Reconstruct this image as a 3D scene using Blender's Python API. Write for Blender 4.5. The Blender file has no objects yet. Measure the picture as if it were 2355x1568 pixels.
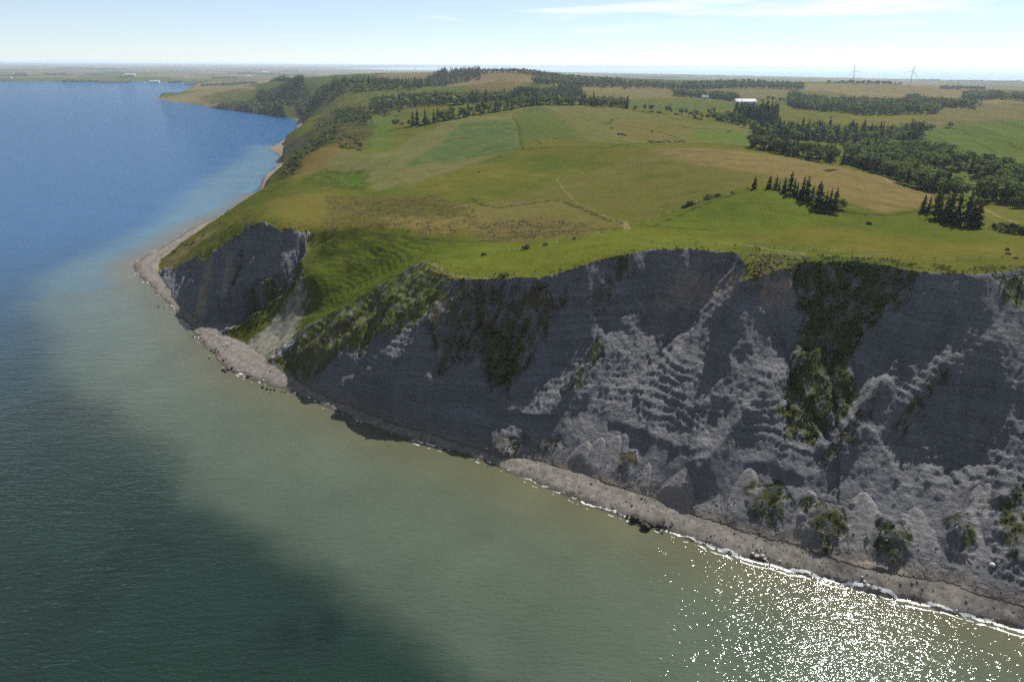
import bpy, bmesh, math, random
import numpy as np
from mathutils import Matrix, Vector

scene = bpy.context.scene
C = scene.collection
random.seed(7)
RNG = np.random.default_rng(7)
R = math.radians

# ------------------------------------------------------------------ camera
CAM_H = 115.0
PITCH = R(22.08)
ROLL = R(0.25)
FPX = 1570.0                      # focal length in pixels of a 2355 x 1568 view
cam_data = bpy.data.cameras.new('camera')
cam_data.sensor_width = 36.0
cam_data.lens = FPX / 2355.0 * 36.0
cam_data.clip_start = 1.0
cam_data.clip_end = 120000.0
cam = bpy.data.objects.new('camera', cam_data)
C.objects.link(cam)
M3 = Matrix.Rotation(math.pi / 2 - PITCH, 3, 'X') @ Matrix.Rotation(ROLL, 3, 'Z')
cam.matrix_world = Matrix.Translation((0, 0, CAM_H)) @ M3.to_4x4()
scene.camera = cam
MC = np.array(M3)

# ------------------------------------------------------------------ sky and sun
SUN_AZ = R(37.0)                  # to the right of the viewing direction (+Y)
SUN_EL = R(47.5)
world = bpy.data.worlds.new('World')
scene.world = world
world.use_nodes = True
wt = world.node_tree
wt.nodes.clear()
w_out = wt.nodes.new('ShaderNodeOutputWorld')
w_bg = wt.nodes.new('ShaderNodeBackground')
w_sky = wt.nodes.new('ShaderNodeTexSky')
w_sky.sky_type = 'NISHITA'
w_sky.sun_disc = False
w_sky.sun_elevation = SUN_EL
w_sky.sun_rotation = SUN_AZ
w_sky.altitude = 100
w_sky.air_density = 0.7
w_sky.dust_density = 0.0
w_sky.ozone_density = 4.0
w_bg.inputs['Strength'].default_value = 0.050
# thin cirrus, a property of the whole sky
w_tc = wt.nodes.new('ShaderNodeTexCoord')
w_map = wt.nodes.new('ShaderNodeMapping')
w_map.inputs['Scale'].default_value = (1.1, 1.6, 13.0)
w_map.inputs['Location'].default_value = (5.14, 1.43, 8.57)
w_no = wt.nodes.new('ShaderNodeTexNoise')
w_no.inputs['Scale'].default_value = 1.6
w_no.inputs['Detail'].default_value = 6
w_no.inputs['Roughness'].default_value = 0.55
w_rp = wt.nodes.new('ShaderNodeMapRange')
w_rp.interpolation_type = 'SMOOTHSTEP'
w_rp.inputs['From Min'].default_value = 0.56
w_rp.inputs['From Max'].default_value = 0.68
w_rp.inputs['To Min'].default_value = 0.26
w_rp.inputs['To Max'].default_value = 0.75
w_mix = wt.nodes.new('ShaderNodeMixRGB')
w_mix.inputs['Color2'].default_value = (10.5, 10.9, 11.2, 1)
wt.links.new(w_tc.outputs['Generated'], w_map.inputs['Vector'])
wt.links.new(w_map.outputs['Vector'], w_no.inputs['Vector'])
wt.links.new(w_no.outputs['Fac'], w_rp.inputs['Value'])
wt.links.new(w_rp.outputs['Result'], w_mix.inputs['Fac'])
wt.links.new(w_sky.outputs['Color'], w_mix.inputs['Color1'])
wt.links.new(w_mix.outputs['Color'], w_bg.inputs['Color'])
wt.links.new(w_bg.outputs['Background'], w_out.inputs['Surface'])

sun_data = bpy.data.lights.new('sun', 'SUN')
sun_data.energy = 5.0
sun_data.angle = R(0.53)
sun_data.color = (1.0, 0.955, 0.88)
sun = bpy.data.objects.new('sun', sun_data)
C.objects.link(sun)
sun_dir = Vector((math.sin(SUN_AZ) * math.cos(SUN_EL), math.cos(SUN_AZ) * math.cos(SUN_EL), math.sin(SUN_EL)))
sun.rotation_euler = sun_dir.to_track_quat('Z', 'Y').to_euler()
sun.location = (0, 0, 400)

vs = scene.view_settings
vs.view_transform = 'Standard'
vs.look = 'None'
vs.exposure = 1.16
vs.gamma = 1.0
vs.use_curve_mapping = False
scene.render.engine = 'CYCLES'
cy = scene.cycles
cy.max_bounces = 4
cy.diffuse_bounces = 2
cy.glossy_bounces = 2
cy.transmission_bounces = 2
cy.transparent_max_bounces = 6
cy.volume_bounces = 0
cy.use_denoising = False
cy.sample_clamp_direct = 0
cy.sample_clamp_indirect = 4
cy.caustics_reflective = False
cy.caustics_refractive = False

# ------------------------------------------------------------------ pixel <-> place
def ray(px, py):
    d = MC @ np.array([(px - 1177.5) / FPX, (784.0 - py) / FPX, -1.0])
    return d

def at(px, py, z=0.0):
    """point of height z seen at a pixel of the 2355 x 1568 view"""
    d = ray(px, py)
    t = (z - CAM_H) / d[2]
    return np.array([d[0] * t, d[1] * t, z])

# ------------------------------------------------------------------ noise
_pr = np.random.default_rng(11)
PERM = np.concatenate([_pr.permutation(256)] * 3)
_ga = _pr.random(256) * 2 * np.pi
GX, GY = np.cos(_ga), np.sin(_ga)

def perlin(x, y, seed=0):
    xi = np.floor(x).astype(np.int64); yi = np.floor(y).astype(np.int64)
    xf = x - xi; yf = y - yi
    u = xf * xf * xf * (xf * (xf * 6 - 15) + 10); v = yf * yf * yf * (yf * (yf * 6 - 15) + 10)
    xi = (xi + seed * 37) & 255; yi = (yi + seed * 59) & 255
    x1 = (xi + 1) & 255; y1 = (yi + 1) & 255
    def g(a, b, dx, dy):
        h = PERM[PERM[a] + b]
        return GX[h] * dx + GY[h] * dy
    n00 = g(xi, yi, xf, yf); n10 = g(x1, yi, xf - 1, yf)
    n01 = g(xi, y1, xf, yf - 1); n11 = g(x1, y1, xf - 1, yf - 1)
    return 1.5 * (n00 + u * (n10 - n00) + v * ((n01 + u * (n11 - n01)) - (n00 + u * (n10 - n00))))

def fbm(x, y, oct=4, seed=0, gain=0.5):
    s = np.zeros_like(x); a = 1.0; f = 1.0; n = 0.0
    for o in range(oct):
        s += a * perlin(x * f, y * f, seed + o); n += a
        a *= gain; f *= 2.03
    return s / n

def ridged(x, y, oct=4, seed=0):
    s = np.zeros_like(x); a = 1.0; f = 1.0; n = 0.0
    for o in range(oct):
        s += a * (1 - 2 * np.abs(perlin(x * f, y * f, seed + o))); n += a
        a *= 0.5; f *= 2.03
    return s / n

def sstep(a, b, x):
    t = np.clip((x - a) / (b - a), 0, 1)
    return t * t * (3 - 2 * t)

# ------------------------------------------------------------------ plan geometry helpers
def inside(poly, X, Y):
    poly = np.asarray(poly)
    res = np.zeros(X.shape, bool)
    x0, y0 = poly[:, 0].min(), poly[:, 1].min(); x1, y1 = poly[:, 0].max(), poly[:, 1].max()
    m = (X >= x0) & (X <= x1) & (Y >= y0) & (Y <= y1)
    if not m.any():
        return res
    xs = X[m]; ys = Y[m]; r = np.zeros(xs.shape, bool)
    n = len(poly)
    for i in range(n):
        ax, ay = poly[i, 0], poly[i, 1]; bx, by = poly[(i + 1) % n, 0], poly[(i + 1) % n, 1]
        if ay == by:
            continue
        c = ((ay > ys) != (by > ys)) & (xs < (bx - ax) * (ys - ay) / (by - ay) + ax)
        r ^= c
    res[m] = r
    return res

def dist_line(line, X, Y, z=None, closed=False):
    """distance to a polyline; with z also the height interpolated at the nearest point"""
    line = np.asarray(line, float)
    best = np.full(X.shape, 1e18); zz = np.zeros(X.shape) if z is not None else None
    n = len(line) - (0 if closed else 1)
    for i in range(n):
        j = (i + 1) % len(line)
        ax, ay = line[i, 0], line[i, 1]; dx, dy = line[j, 0] - ax, line[j, 1] - ay
        L = dx * dx + dy * dy + 1e-9
        t = np.clip(((X - ax) * dx + (Y - ay) * dy) / L, 0, 1)
        ex = X - ax - t * dx; ey = Y - ay - t * dy
        d = ex * ex + ey * ey
        m = d < best
        best = np.where(m, d, best)
        if z is not None:
            zz = np.where(m, z[i] + t * (z[j] - z[i]), zz)
    d = np.sqrt(best)
    return (d, zz) if z is not None else d

def smooth_line(P, step=None, it=1):
    """Chaikin corner cutting that keeps the ends"""
    P = np.asarray(P, float)
    for _ in range(it):
        Q = [P[0]]
        for a, b in zip(P[:-1], P[1:]):
            Q.append(a * 0.75 + b * 0.25); Q.append(a * 0.25 + b * 0.75)
        Q.append(P[-1]); P = np.array(Q)
    return P

# ------------------------------------------------------------------ the lie of the land: control lines
SHORE_PX = [(2355,1452),(2200,1412),(2050,1372),(1900,1333),(1720,1290),(1600,1245),(1500,1210),(1400,1178),(1300,1140),
 (1200,1098),(1100,1055),(1000,1027),(900,1000),(830,972),(760,940),(700,912),(640,893),(590,878),(540,858),(500,825),
 (470,795),(445,757),(420,737),(395,707),(375,682),(345,656),(320,636),(306,620),(312,604),(340,587),(375,568),(410,547),
 (440,525),(475,510),(510,497),(545,480),(570,465),(590,449),(600,425),(607,405),(630,391),(640,378),(645,357),(616,343),
 (640,331),(660,318),(680,300),(688,285),(680,277),(660,271),(620,265),(580,260),(540,255),(500,251),(470,244),(430,239),
 (390,234),(350,227),(372,223),(400,219),(425,211),(443,201),(452,195),(455,190.5),(380,189.3),(300,188.8),(150,188),(0,187.6),(-250,187)]
SHORE = np.array([(520.0, -60.0), (330.0, 8.0), (200.0, 70.0)] + [tuple(at(x, y)[:2]) for x, y in SHORE_PX])
SHORE = smooth_line(SHORE, it=1)
SEA = np.vstack([SHORE, [(-60000, 5000), (-60000, -3000), (520, -3000)]])
STRAIT = np.array([at(x, y)[:2] for x, y in [(700,158.5),(900,163),(1300,168),(1650,174),(2000,181),(2420,188.5)]] +
                  [(60000, 18000), (60000, 52000), (17000, 26000), (6000, 27000), (-3000, 24000)])

FOOT_PX = [(2355,1395,3),(2200,1350,3),(2000,1308,3),(1850,1265,3),(1700,1215,3),(1560,1168,3),(1450,1130,3),(1330,1085,3),
 (1240,1060,2.5),(1140,1046,1.8),(1040,1014,1.4),(940,985,1.3),(850,955,1.3),(760,918,1.5),(690,882,2),(620,833,3),(570,795,3),
 (515,766,2.6),(470,747,2),(430,715,1.5),(397,680,1.4),(384,650,1.5),(362,622,2.0),(368,600,3),(400,576,3.5),(430,557,4),(470,532,4),(510,512,3.5),
 (545,492,3),(585,466,2.5),(605,440,2.5),(615,415,2.5),(640,393,2),(649,378,2),(655,352,3),(652,336,3),(668,320,3),(690,302,3),
 (700,286,3),(690,274,3),(660,268,3),(620,262.5,3),(580,258,3),(540,253,3),(502,249,3),(474,242,2.5),(432,237,2),(392,232.5,1.5),(362,227,1)]
FOOT3 = np.array([(520, -40, 3), (340, 22, 3), (214, 84, 3)] + [tuple(at(x, y, z)) for x, y, z in FOOT_PX])
TOP_PX = [(2355,620,61),(2250,630,60.5),(2150,628,60),(2050,612,60),(1950,600,59.5),(1830,604,58),(1822,618,57),(1770,624,56),
 (1718,645,54),(1714,612,56.5),(1692,582,57),(1600,573,57),(1500,573,56.3),(1430,585,55),(1350,610,52.3),(1260,636,48.8),(1180,640,46.8),
 (1100,643,45.2),(1045,641,44.4),(1010,628,44.0),(985,612,43.8),(972,602,43.8),(930,622,40.2),(880,650,35.3),(800,695,27.5),(740,732,19.5),
 (690,765,12.5),(650,800,7),(617,831,3.3)]
TOP2_PX = [(520,766,3.0),(555,752,6),(600,718,12),(650,678,19),(690,640,25.5),(698,600,30.5),(706,556,36),(722,528,40.5),(690,531,41),(640,527,42.5),
 (618,514,43.6),(598,508,44.5),(570,520,42),(531,550,35.5),(500,576,28),(484,590,23.5),(458,600,18.5),(456,584,19.5),(409,607,9.5),(366,621,2.3)]
TOP3 = np.array([(360, 100, 61), (240, 165, 61)] + [tuple(at(x, y, z)) for x, y, z in TOP_PX])
TOP2_3 = np.array([tuple(at(x, y, z)) for x, y, z in TOP2_PX])

def near_idx(P, px, py, z):
    q = at(px, py, z); return int(np.argmin(np.hypot(P[:, 0] - q[0], P[:, 1] - q[1])))
iA = near_idx(FOOT3, 620, 833, 3); iB = near_idx(FOOT3, 515, 766, 2.6); iC = near_idx(FOOT3, 362, 622, 2)
CLIFF_A = np.vstack([FOOT3[:iA + 1, :2], TOP3[::-1, :2]])
CLIFF_B = np.vstack([FOOT3[iB:iC + 1, :2], TOP2_3[::-1, :2]])

# inland control points (pixel, height)
PTS_PX = [
 # near pasture
 (1200,600,48.2),(1110,585,46.3),(1320,545,51.8),(1440,520,54),(1250,500,50),(1100,545,46),(1000,547,44.2),(870,533,43),(790,527,42.5),(760,500,43),
 (680,480,43),(630,470,42),(950,480,45),(1100,470,47),(1300,460,51),(1000,420,46),(860,440,43.5),(770,440,42.5),
 (560,500,37),(520,530,30),(585,480,34),
 # bowl between bluff and spur
 (1080,560,45),(980,575,41.5),(900,580,38.5),(860,555,40),(800,560,38),(760,560,37.5),(850,620,31.5),(780,620,30),(740,600,31.5),(720,640,27),(760,660,24.5),(800,672,24.5),
 (730,700,18),(700,715,15),(680,740,11.5),(640,770,7),(600,790,4.5),(560,775,4.2),
 # hollow and coastal slope
 (750,412,39.5),(800,402,40.5),(700,405,41.5),(830,425,42.5),(740,343,50),(700,372,44),(660,418,40),(630,440,37),
 (850,350,45),(950,350,49),(880,400,45),
 # middle fields
 (1200,365,52.5),(1250,332,57),(1330,330,58),(1400,338,58),(1500,330,59),(1600,342,60.5),(1500,400,57),(1700,372,61.5),(1600,450,59),(1650,500,58),(1500,480,55),
 (1850,395,60),(2000,430,57),(2100,458,53),(1400,400,53.5),(1300,400,51),(1350,383,51.5),(1440,362,56.5),(1180,400,48.5),(1080,420,47),
 # hill with the spruce row
 (1760,434,65),(1700,450,63.5),(1640,470,61),(1560,490,57.5),(1830,455,63.5),(1900,475,61.3),(1950,482,60),(1760,480,61.5),(1800,520,58.8),(1900,520,58.2),(1700,530,57.5),
 (1760,552,57.5),(1900,565,59),(2050,490,57.2),(2110,488,57.5),(2190,505,58.5),(2250,520,57.5),(2100,530,58.2),(2000,510,57.6),(2200,590,61),(2100,580,60),(2355,570,61),(2330,530,57),(2340,500,54),
 (2355,470,49.5),(2280,480,51),
 # valley wood
 (2010,400,50),(2200,465,47.5),(2280,430,43),(2100,350,41),(1900,375,51.5),(1730,345,57.5),(1800,300,49),(1950,330,43),(2355,390,49),(2200,330,46),(2300,285,52),
 (2355,240,57),(2150,300,46),(2000,262,49),(1900,262,50),(2355,440,44),(1700,330,57.5),(1600,290,58),(1680,285,54),
 # fields further off
 (925,292,52),(1000,270,54),(1100,262,58.5),(1170,250,61),(1230,241,64),(1330,242,64),(1440,249,61),(1100,300,55),(1230,290,59),(1400,280,60),(1500,290,58.5),
 (870,290,46),(860,320,44.5),(830,340,44.5),(780,292,46),(820,300,42),(740,266,40),(770,320,50),
 (1500,257,57.5),(1700,236,52),(1500,222,59),(1400,207,61),(1550,208,59),(1600,202,60),(1750,212,56),(1830,222,52),(2080,222,54),(2300,232,52),(2180,240,50),(1990,200,60),(1950,190,63),(2090,205,55),
 (1100,203,63),(1160,168,92),(1290,184,80),(1230,175,86),(1150,188,80),(1060,180,80),(900,203,56),(1000,187,72),(850,232,51),(950,228,51),(1050,222,55),(1200,220,58),(1300,228,58),(760,251,42),(800,240,47),(720,228,46),
 (650,205,55),(560,200,44),(480,203,30),(432,219,4),(500,226,18),(450,228,5),(600,236,32),(620,225,42),(690,262,9),(740,250,32),(660,250,18),(590,250,10)]
PTS_W = [(330,230,55),(420,160,58),(330,330,50),(470,420,46),(720,640,52),(900,900,55),(230,185,61),(300,150,61)]
_azs = np.radians([-52, -38, -25, -8, 6, 20, 35, 52])
for rr, zs in ((2900, [9, 9, 14, 48, 55, 45, 40, 38]), (3700, [8, 8, 10, 22, 35, 32, 30, 28]), (6000, [10, 10, 10, 10, 7, 5, 5, 5]), (12000, [14] * 8), (24000, [30] * 8), (46000, [62] * 8)):
    for a_, z_ in zip(_azs, zs):
        PTS_W.append((rr * math.sin(a_), rr * math.cos(a_), z_))

def resample(P, step):
    out = []
    for a, b in zip(P[:-1], P[1:]):
        n = max(1, int(np.hypot(*(b - a)[:2]) / step))
        for k in range(n):
            out.append(a + (b - a) * k / n)
    out.append(P[-1])
    return np.array(out)

def bluff(px0, px1, inset, z):
    i0, i1 = near_idx(FOOT3, *px0), near_idx(FOOT3, *px1)
    P = resample(FOOT3[i0:i1 + 1], 45.0); out = []
    for k in range(len(P)):
        a_, b_ = P[max(k - 1, 0)], P[min(k + 1, len(P) - 1)]
        d = (b_ - a_)[:2]; d /= np.hypot(*d) + 1e-9
        w = .75 + .35 * math.sin(k * 2.4) + .2 * math.sin(k * 5.1)
        out.append((P[k, 0] + d[1] * inset, P[k, 1] - d[0] * inset, z * w))
        out.append((P[k, 0] + d[1] * inset * 2.6, P[k, 1] - d[0] * inset * 2.6, z * (.6 + .75 * w)))
    return np.array(out)
BLUFFS = np.vstack([bluff((615,415,2.5), (690,302,3), 20, 25), bluff((620,262.5,3), (502,249,3), 22, 20)])
ctrl = np.vstack([BLUFFS, np.array([tuple(at(*p)) for p in PTS_PX]), np.array(PTS_W, float),
                  resample(TOP3, 9.0), resample(TOP2_3, 9.0), resample(FOOT3[iC:], 60.0), resample(FOOT3[iA:iB + 1], 15.0)])
def logpol(X, Y):
    return np.arctan2(X, Y), 0.5 * np.log(X * X + Y * Y)
ca, cb = logpol(ctrl[:, 0], ctrl[:, 1])
_k = np.round(np.stack([ca, cb], 1) / 0.004).astype(int)
_, _u = np.unique(_k, axis=0, return_index=True)
ca, cb, cz = ca[_u], cb[_u], ctrl[_u, 2]
def tps_k(d2):
    return 0.5 * d2 * np.log(d2 + 1e-12)
nc = len(ca)
A = np.zeros((nc + 3, nc + 3))
A[:nc, :nc] = tps_k((ca[:, None] - ca) ** 2 + (cb[:, None] - cb) ** 2) + np.eye(nc) * 2e-5
A[:nc, nc] = 1; A[:nc, nc + 1] = ca; A[:nc, nc + 2] = cb
A[nc:, :nc] = A[:nc, nc:].T
sol = np.linalg.solve(A, np.concatenate([cz, [0, 0, 0]]))
def plateau(X, Y):
    a, b = logpol(X, Y)
    z = sol[nc] + sol[nc + 1] * a + sol[nc + 2] * b
    for i in range(nc):
        z = z + sol[i] * tps_k((a - ca[i]) ** 2 + (b - cb[i]) ** 2)
    return z

# ------------------------------------------------------------------ terrain grid (finer near the viewer)
def rows():
    r = [96.0]
    while r[-1] < 46000:
        q = r[-1]
        s = 0.0023 if q < 300 else 0.0030 if q < 350 else (0.0055 if q < 1100 else (0.010 if q < 4000 else 0.03))
        r.append(q * (1 + s))
    return np.array(r)
RR = rows()
NA = 1180
AZ = np.radians(np.linspace(-50, 54, NA))
RG, AG = np.meshgrid(RR, AZ, indexing='ij')
X = RG * np.sin(AG); Y = RG * np.cos(AG)
shp = X.shape
X0, Y0 = X.ravel(), Y.ravel()
_w = np.clip((900 - RG.ravel()) / 500, 0, 1)
Xf = X0 + _w * (2.2 * fbm(X0 / 11, Y0 / 11, 4, 61))
Yf = Y0 + _w * (2.2 * fbm(X0 / 11 + 40, Y0 / 11, 4, 67))
sea = inside(SEA, Xf, Yf) | inside(STRAIT, Xf, Yf)
LAND_F = np.vstack([FOOT3[:, :2], [at(380, 222, 1)[:2], at(440, 206, 1)[:2], at(460, 192, 0)[:2], (-60000, 5400), (-60000, 90000), (90000, 90000), (90000, -60)]])
in_foot = inside(LAND_F, Xf, Yf)
cliff = inside(CLIFF_A, Xf, Yf) | inside(CLIFF_B, Xf, Yf)
beach = (~sea) & (~in_foot) & (~cliff)
plat = (~sea) & (~beach) & (~cliff)
Z = np.full(Xf.shape, -2.5)
Z[plat] = plateau(Xf[plat], Yf[plat])
# beach ramp
nearm = sea & (RG.ravel() < 1500)
bx, by = Xf[beach], Yf[beach]
dS = dist_line(SHORE, bx, by)
dF, zF = dist_line(FOOT3[:, :2], bx, by, FOOT3[:, 2])
tb = dS / (dS + dF + 1e-6)
Z[beach] = zF * (0.55 * tb + 0.45 * tb ** 0.55) + 0.10 * fbm(bx / 6, by / 6, 3, 5) * tb
sx, sy = Xf[nearm], Yf[nearm]
Z[nearm] = -0.06 * np.minimum(dist_line(SHORE, sx, sy), 40)
# cliff
def profile(s):
    return np.interp(s, [0, .10, .25, .272, .33, .55, .76, .85, .94, 1.0], [0, .072, .182, .222, .254, .420, .605, .730, .880, 1.0])
cx, cyy = Xf[cliff], Yf[cliff]
ALONG = cx * 0.817 - cyy * 0.576
INL = cx * 0.576 + cyy * 0.817
inA = inside(CLIFF_A, cx, cyy)
cs = np.zeros(cx.shape); cz0 = np.zeros(cx.shape)
_q = at(1060, 720, 36); hit_along = _q[0] * 0.817 - _q[1] * 0.576
FOOT_A = FOOT3[:iA + 1]
_q = at(2090, 900, 35); along_r = _q[0] * 0.817 - _q[1] * 0.576
for msk, F3, T3 in ((inA, FOOT_A, TOP3), (~inA, FOOT3[iB:iC + 1], TOP2_3)):
    dF, zF = dist_line(F3[:, :2], cx[msk], cyy[msk], F3[:, 2])
    dT, zT = dist_line(T3[:, :2], cx[msk], cyy[msk], T3[:, 2])
    s = dF / (dF + dT + 1e-6)
    warp = 0.05 * fbm(ALONG[msk] / 22, INL[msk] / 60, 3, 21) * np.sin(np.pi * s)
    warp = warp + 0.03 * ridged(ALONG[msk] / 8.5, INL[msk] / 90, 2, 22) * np.sin(np.pi * s)
    sw = np.clip(s + warp, 0, 1)
    cs[msk] = s
    lift = np.where(msk[msk], 1, 1)
    a0 = hit_along
    wsp = sstep(a0 + 14, a0 - 14, ALONG[msk]) * (msk[msk] if F3 is FOOT_A else 0.0)
    pr2 = np.interp(sw, [0, .06, .16, .30, .60, 1.0], [0, .10, .30, .46, .70, 1.0])
    pr0 = np.interp(sw, [0, .10, .55, .76, .85, .94, 1.0], [0, .072, .420, .605, .730, .880, 1.0])
    wsc = sstep(-.18, .16, fbm(ALONG[msk] / 20, INL[msk] / 80, 2, 25))
    pr1 = profile(sw) * wsc + pr0 * (1 - wsc)
    pr3 = np.interp(sw, [0, .10, .30, .46, .60, .80, 1.0], [0, .065, .175, .275, .43, .70, 1.0])
    wr3 = sstep(along_r - 14, along_r + 10, ALONG[msk] + 6 * fbm(ALONG[msk] / 9, INL[msk] / 30, 2, 26)) * (1 if F3 is FOOT_A else 0)
    pr1 = pr1 * (1 - wr3) + pr3 * wr3
    z = zF + (zT - zF) * (pr1 * (1 - wsp) + pr2 * wsp)
    cz0[msk] = z
Z[cliff] = cz0
Zg = Z.reshape(shp)

dA = AZ[1] - AZ[0]
LR = np.log(RR)
def ground_z(x, y):
    a = math.atan2(x, y); r = math.hypot(x, y)
    ja = min(max((a - AZ[0]) / dA, 0), NA - 1.001); i0 = int(ja); fa = ja - i0
    k = int(np.clip(np.searchsorted(RR, r) - 1, 0, len(RR) - 2)); fr = min(max((r - RR[k]) / (RR[k + 1] - RR[k]), 0), 1)
    z0 = Zg[k, i0] * (1 - fa) + Zg[k, i0 + 1] * fa; z1 = Zg[k + 1, i0] * (1 - fa) + Zg[k + 1, i0 + 1] * fa
    return z0 * (1 - fr) + z1 * fr

def hit(px, py, skip=0.0):
    """where the line of sight of a pixel meets the ground or the water"""
    d = ray(px, py)
    h = math.hypot(d[0], d[1]); a = math.atan2(d[0], d[1])
    ja = min(max((a - AZ[0]) / dA, 0), NA - 1.001); i0 = int(ja); fa = ja - i0
    prof = np.maximum(Zg[:, i0] * (1 - fa) + Zg[:, i0 + 1] * fa, 0.0)
    diff = prof - (CAM_H + d[2] / h * RR)
    w = np.nonzero((diff[1:] >= 0) & (diff[:-1] < 0) & (RR[1:] > skip))[0]
    if len(w) == 0:
        r = 30000.0
    else:
        k = w[0]; t = -diff[k] / (diff[k + 1] - diff[k]); r = RR[k] + t * (RR[k + 1] - RR[k])
    x, y = r * math.sin(a), r * math.cos(a)
    return np.array([x, y, max(CAM_H + d[2] / h * r, 0.0) if len(w) else ground_z(x, y)])
def hits(pts):
    return np.array([hit(*p) for p in pts])

# ------------------------------------------------------------------ relief of the cliff
cX, cY = X0[cliff], Y0[cliff]
env = np.sin(np.pi * np.clip(cs, 0, 1)) ** 0.6
zc = Z[cliff].copy()
up = 0.12 + 0.88 * sstep(.17, .36, cs)
env = env * up * np.where(inA, 1.0, 1.7)
CALM = np.zeros(cX.shape)
def add_line(px, width, amp, asym=0.0):
    """a rib (or, with negative amp, a gully) running down the face"""
    global zc
    L = hits(px)[:, :2]
    d = dist_line(L, cX, cY)
    zc = zc + amp * np.maximum(0, 1 - d / width) ** 1.3
def add_lump(px, py, rad, amp):
    global zc
    p = hit(px, py)
    # stretched down the slope
    du = (cX - p[0]) * 0.576 + (cY - p[1]) * 0.817; dv = (cX - p[0]) * 0.817 - (cY - p[1]) * 0.576
    wob = 1 + 0.75 * fbm(cX / 2.6, cY / 2.6, 4, 31)
    d = np.sqrt((du / 1.5) ** 2 + dv ** 2) / rad * wob
    zc = zc + .8 * amp * np.clip(1.15 - d, 0, 1) ** .8
# broad undulation and gullies that run down the slope
zc = zc + env * 2.3 * (ridged(ALONG / 19 + 0.25 * fbm(cX / 15, cY / 15, 2, 3), INL / 75, 3, 41) - .4)
zc = zc + env * 0.9 * (ridged(ALONG / 6.5 + 0.35 * fbm(cX / 9, cY / 9, 2, 4), INL / 26, 3, 42) - .4)
for px, w, a in (
    ([(1835,835),(1765,905),(1700,985),(1628,1080)], 7.5, 4.2),
    ([(1378,775),(1345,840),(1310,900)], 3.5, 1.7),
    ([(2170,850),(2120,930),(2085,1010)], 5.0, 3.0),
    ([(2015,915),(1960,985),(1905,1050)], 5.0, 2.8),
    ([(2060,840),(2040,880),(1990,960)], 3.5, 2.0),
    ([(1990,1010),(1930,1060),(1890,1110)], 4, 2.2),
    ([(2235,1090),(2205,1180),(2190,1240)], 4, 2.0),
    ([(1100,700),(1040,770),(1000,840)], 5, -1.8),
    ([(1180,690),(1120,800),(1060,880)], 6, 1.8),
    ([(1260,700),(1210,790),(1165,900)], 5, 2.0),
    ([(905,690),(830,760),(760,820)], 6, 2.6),
    ([(950,720),(870,800),(800,850)], 5, -1.8),
    ([(1830,640),(1840,760),(1800,900)], 6, -2.2),
    ([(565,530),(530,640),(500,730)], 5, 3.2),
    ([(660,560),(590,660),(530,740)], 5, -2.0),
    ([(490,595),(465,680),(455,735)], 4.5, 3.4),
    ([(610,540),(570,640),(535,720)], 4, 2.6),
    ([(690,650),(620,720),(550,765)], 5, 3.4)):
    add_line(px, w, a)
# ledges of the bedding, gently folded
fold = 3.0 * np.sin(ALONG / 31.0 + 0.8) + 2.2 * fbm(ALONG / 26, INL / 60, 2, 17)
bed = (zc + fold) / 1.7
ledge = (bed - np.floor(bed))
ledge_on = env * sstep(0.25, 0.4, cs) * (0.25 + 0.75 * sstep(-0.15, 0.3, fbm(cX / 18, cY / 18, 3, 23)))
zc = zc + ledge_on * 0.55 * 1.7 * (sstep(0.3, 0.72, ledge) - ledge)
zc = zc + env * (0.40 * fbm(cX / 3.6, cY / 3.6, 4, 51) + 0.36 * ridged(cX / 1.5, cY / 1.5, 2, 55))
zc = zc + env * 0.42 * (ridged(ALONG / 2.4 + 0.5 * fbm(cX / 6, cY / 6, 2, 57), INL / 15, 2, 58) - .35) * sstep(.3, .5, cs)
# scree cones
SCREE = np.zeros(cX.shape)
slope_base = zc.copy()
for px, py, dz, tn in ((1278,1040,0.2,.60),(1349,1022,1.2,.64),(1383,1014,1.2,.66),(1422,1011,1.4,.66),(1492,1071,0.6,.62),(1578,1082,0.9,.62),(1660,1110,.2,.62),(1724,1088,1.6,.66),
                       (1800,1140,.3,.62),(1862,1135,1.0,.64),(1985,1145,1.6,.66),(2105,1170,.6,.64),(2242,1110,1.6,.66),(2300,1190,.4,.62),(2370,1150,1.2,.66),(1220,1045,.1,.6),
                       (1540,1110,.0,.6),(1930,1190,.2,.62),(2150,1230,.2,.62),(700,690,0.4,.75),(640,760,.3,.7)):
    p = hit(px, py)
    d = np.hypot(cX - p[0], cY - p[1])
    df_, zf_ = dist_line(FOOT3[:, :2], p[:1], p[1:2], FOOT3[:, 2])
    tn = min(max((p[2] + dz - zf_[0]) / max(df_[0], 1), .45), .8)
    cone = p[2] + dz - tn * d + 0.10 * fbm(cX / 2.2, cY / 2.2, 2, 77) + 0.25 * ridged(np.arctan2(cX - p[0], cY - p[1]) * 3.0, d / 30, 2, 79)
    SCREE = np.maximum(SCREE, sstep(-0.15, 0.25, cone - zc))
    zc = zc + np.maximum(cone - zc, 0) * sstep(0, .06, cs)
# grown-over buttresses at the foot
LUMPS = ((1895,1205,4.2,2.6),(1745,1150,2.6,1.8),(1788,1178,2.2,1.6),(2055,1245,3.8,2.9),(2212,1235,3.2,2.2),(2335,1255,4.5,3.0),(1447,1062,2.2,1.6),(1600,1105,2.2,1.8),(2300,1120,4,2.0),(1145,1030,4,2.0))
for l in LUMPS:
    add_lump(*l)
zc = np.maximum(zc, 0.4 + 0 * zc)
Z[cliff] = zc
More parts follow.
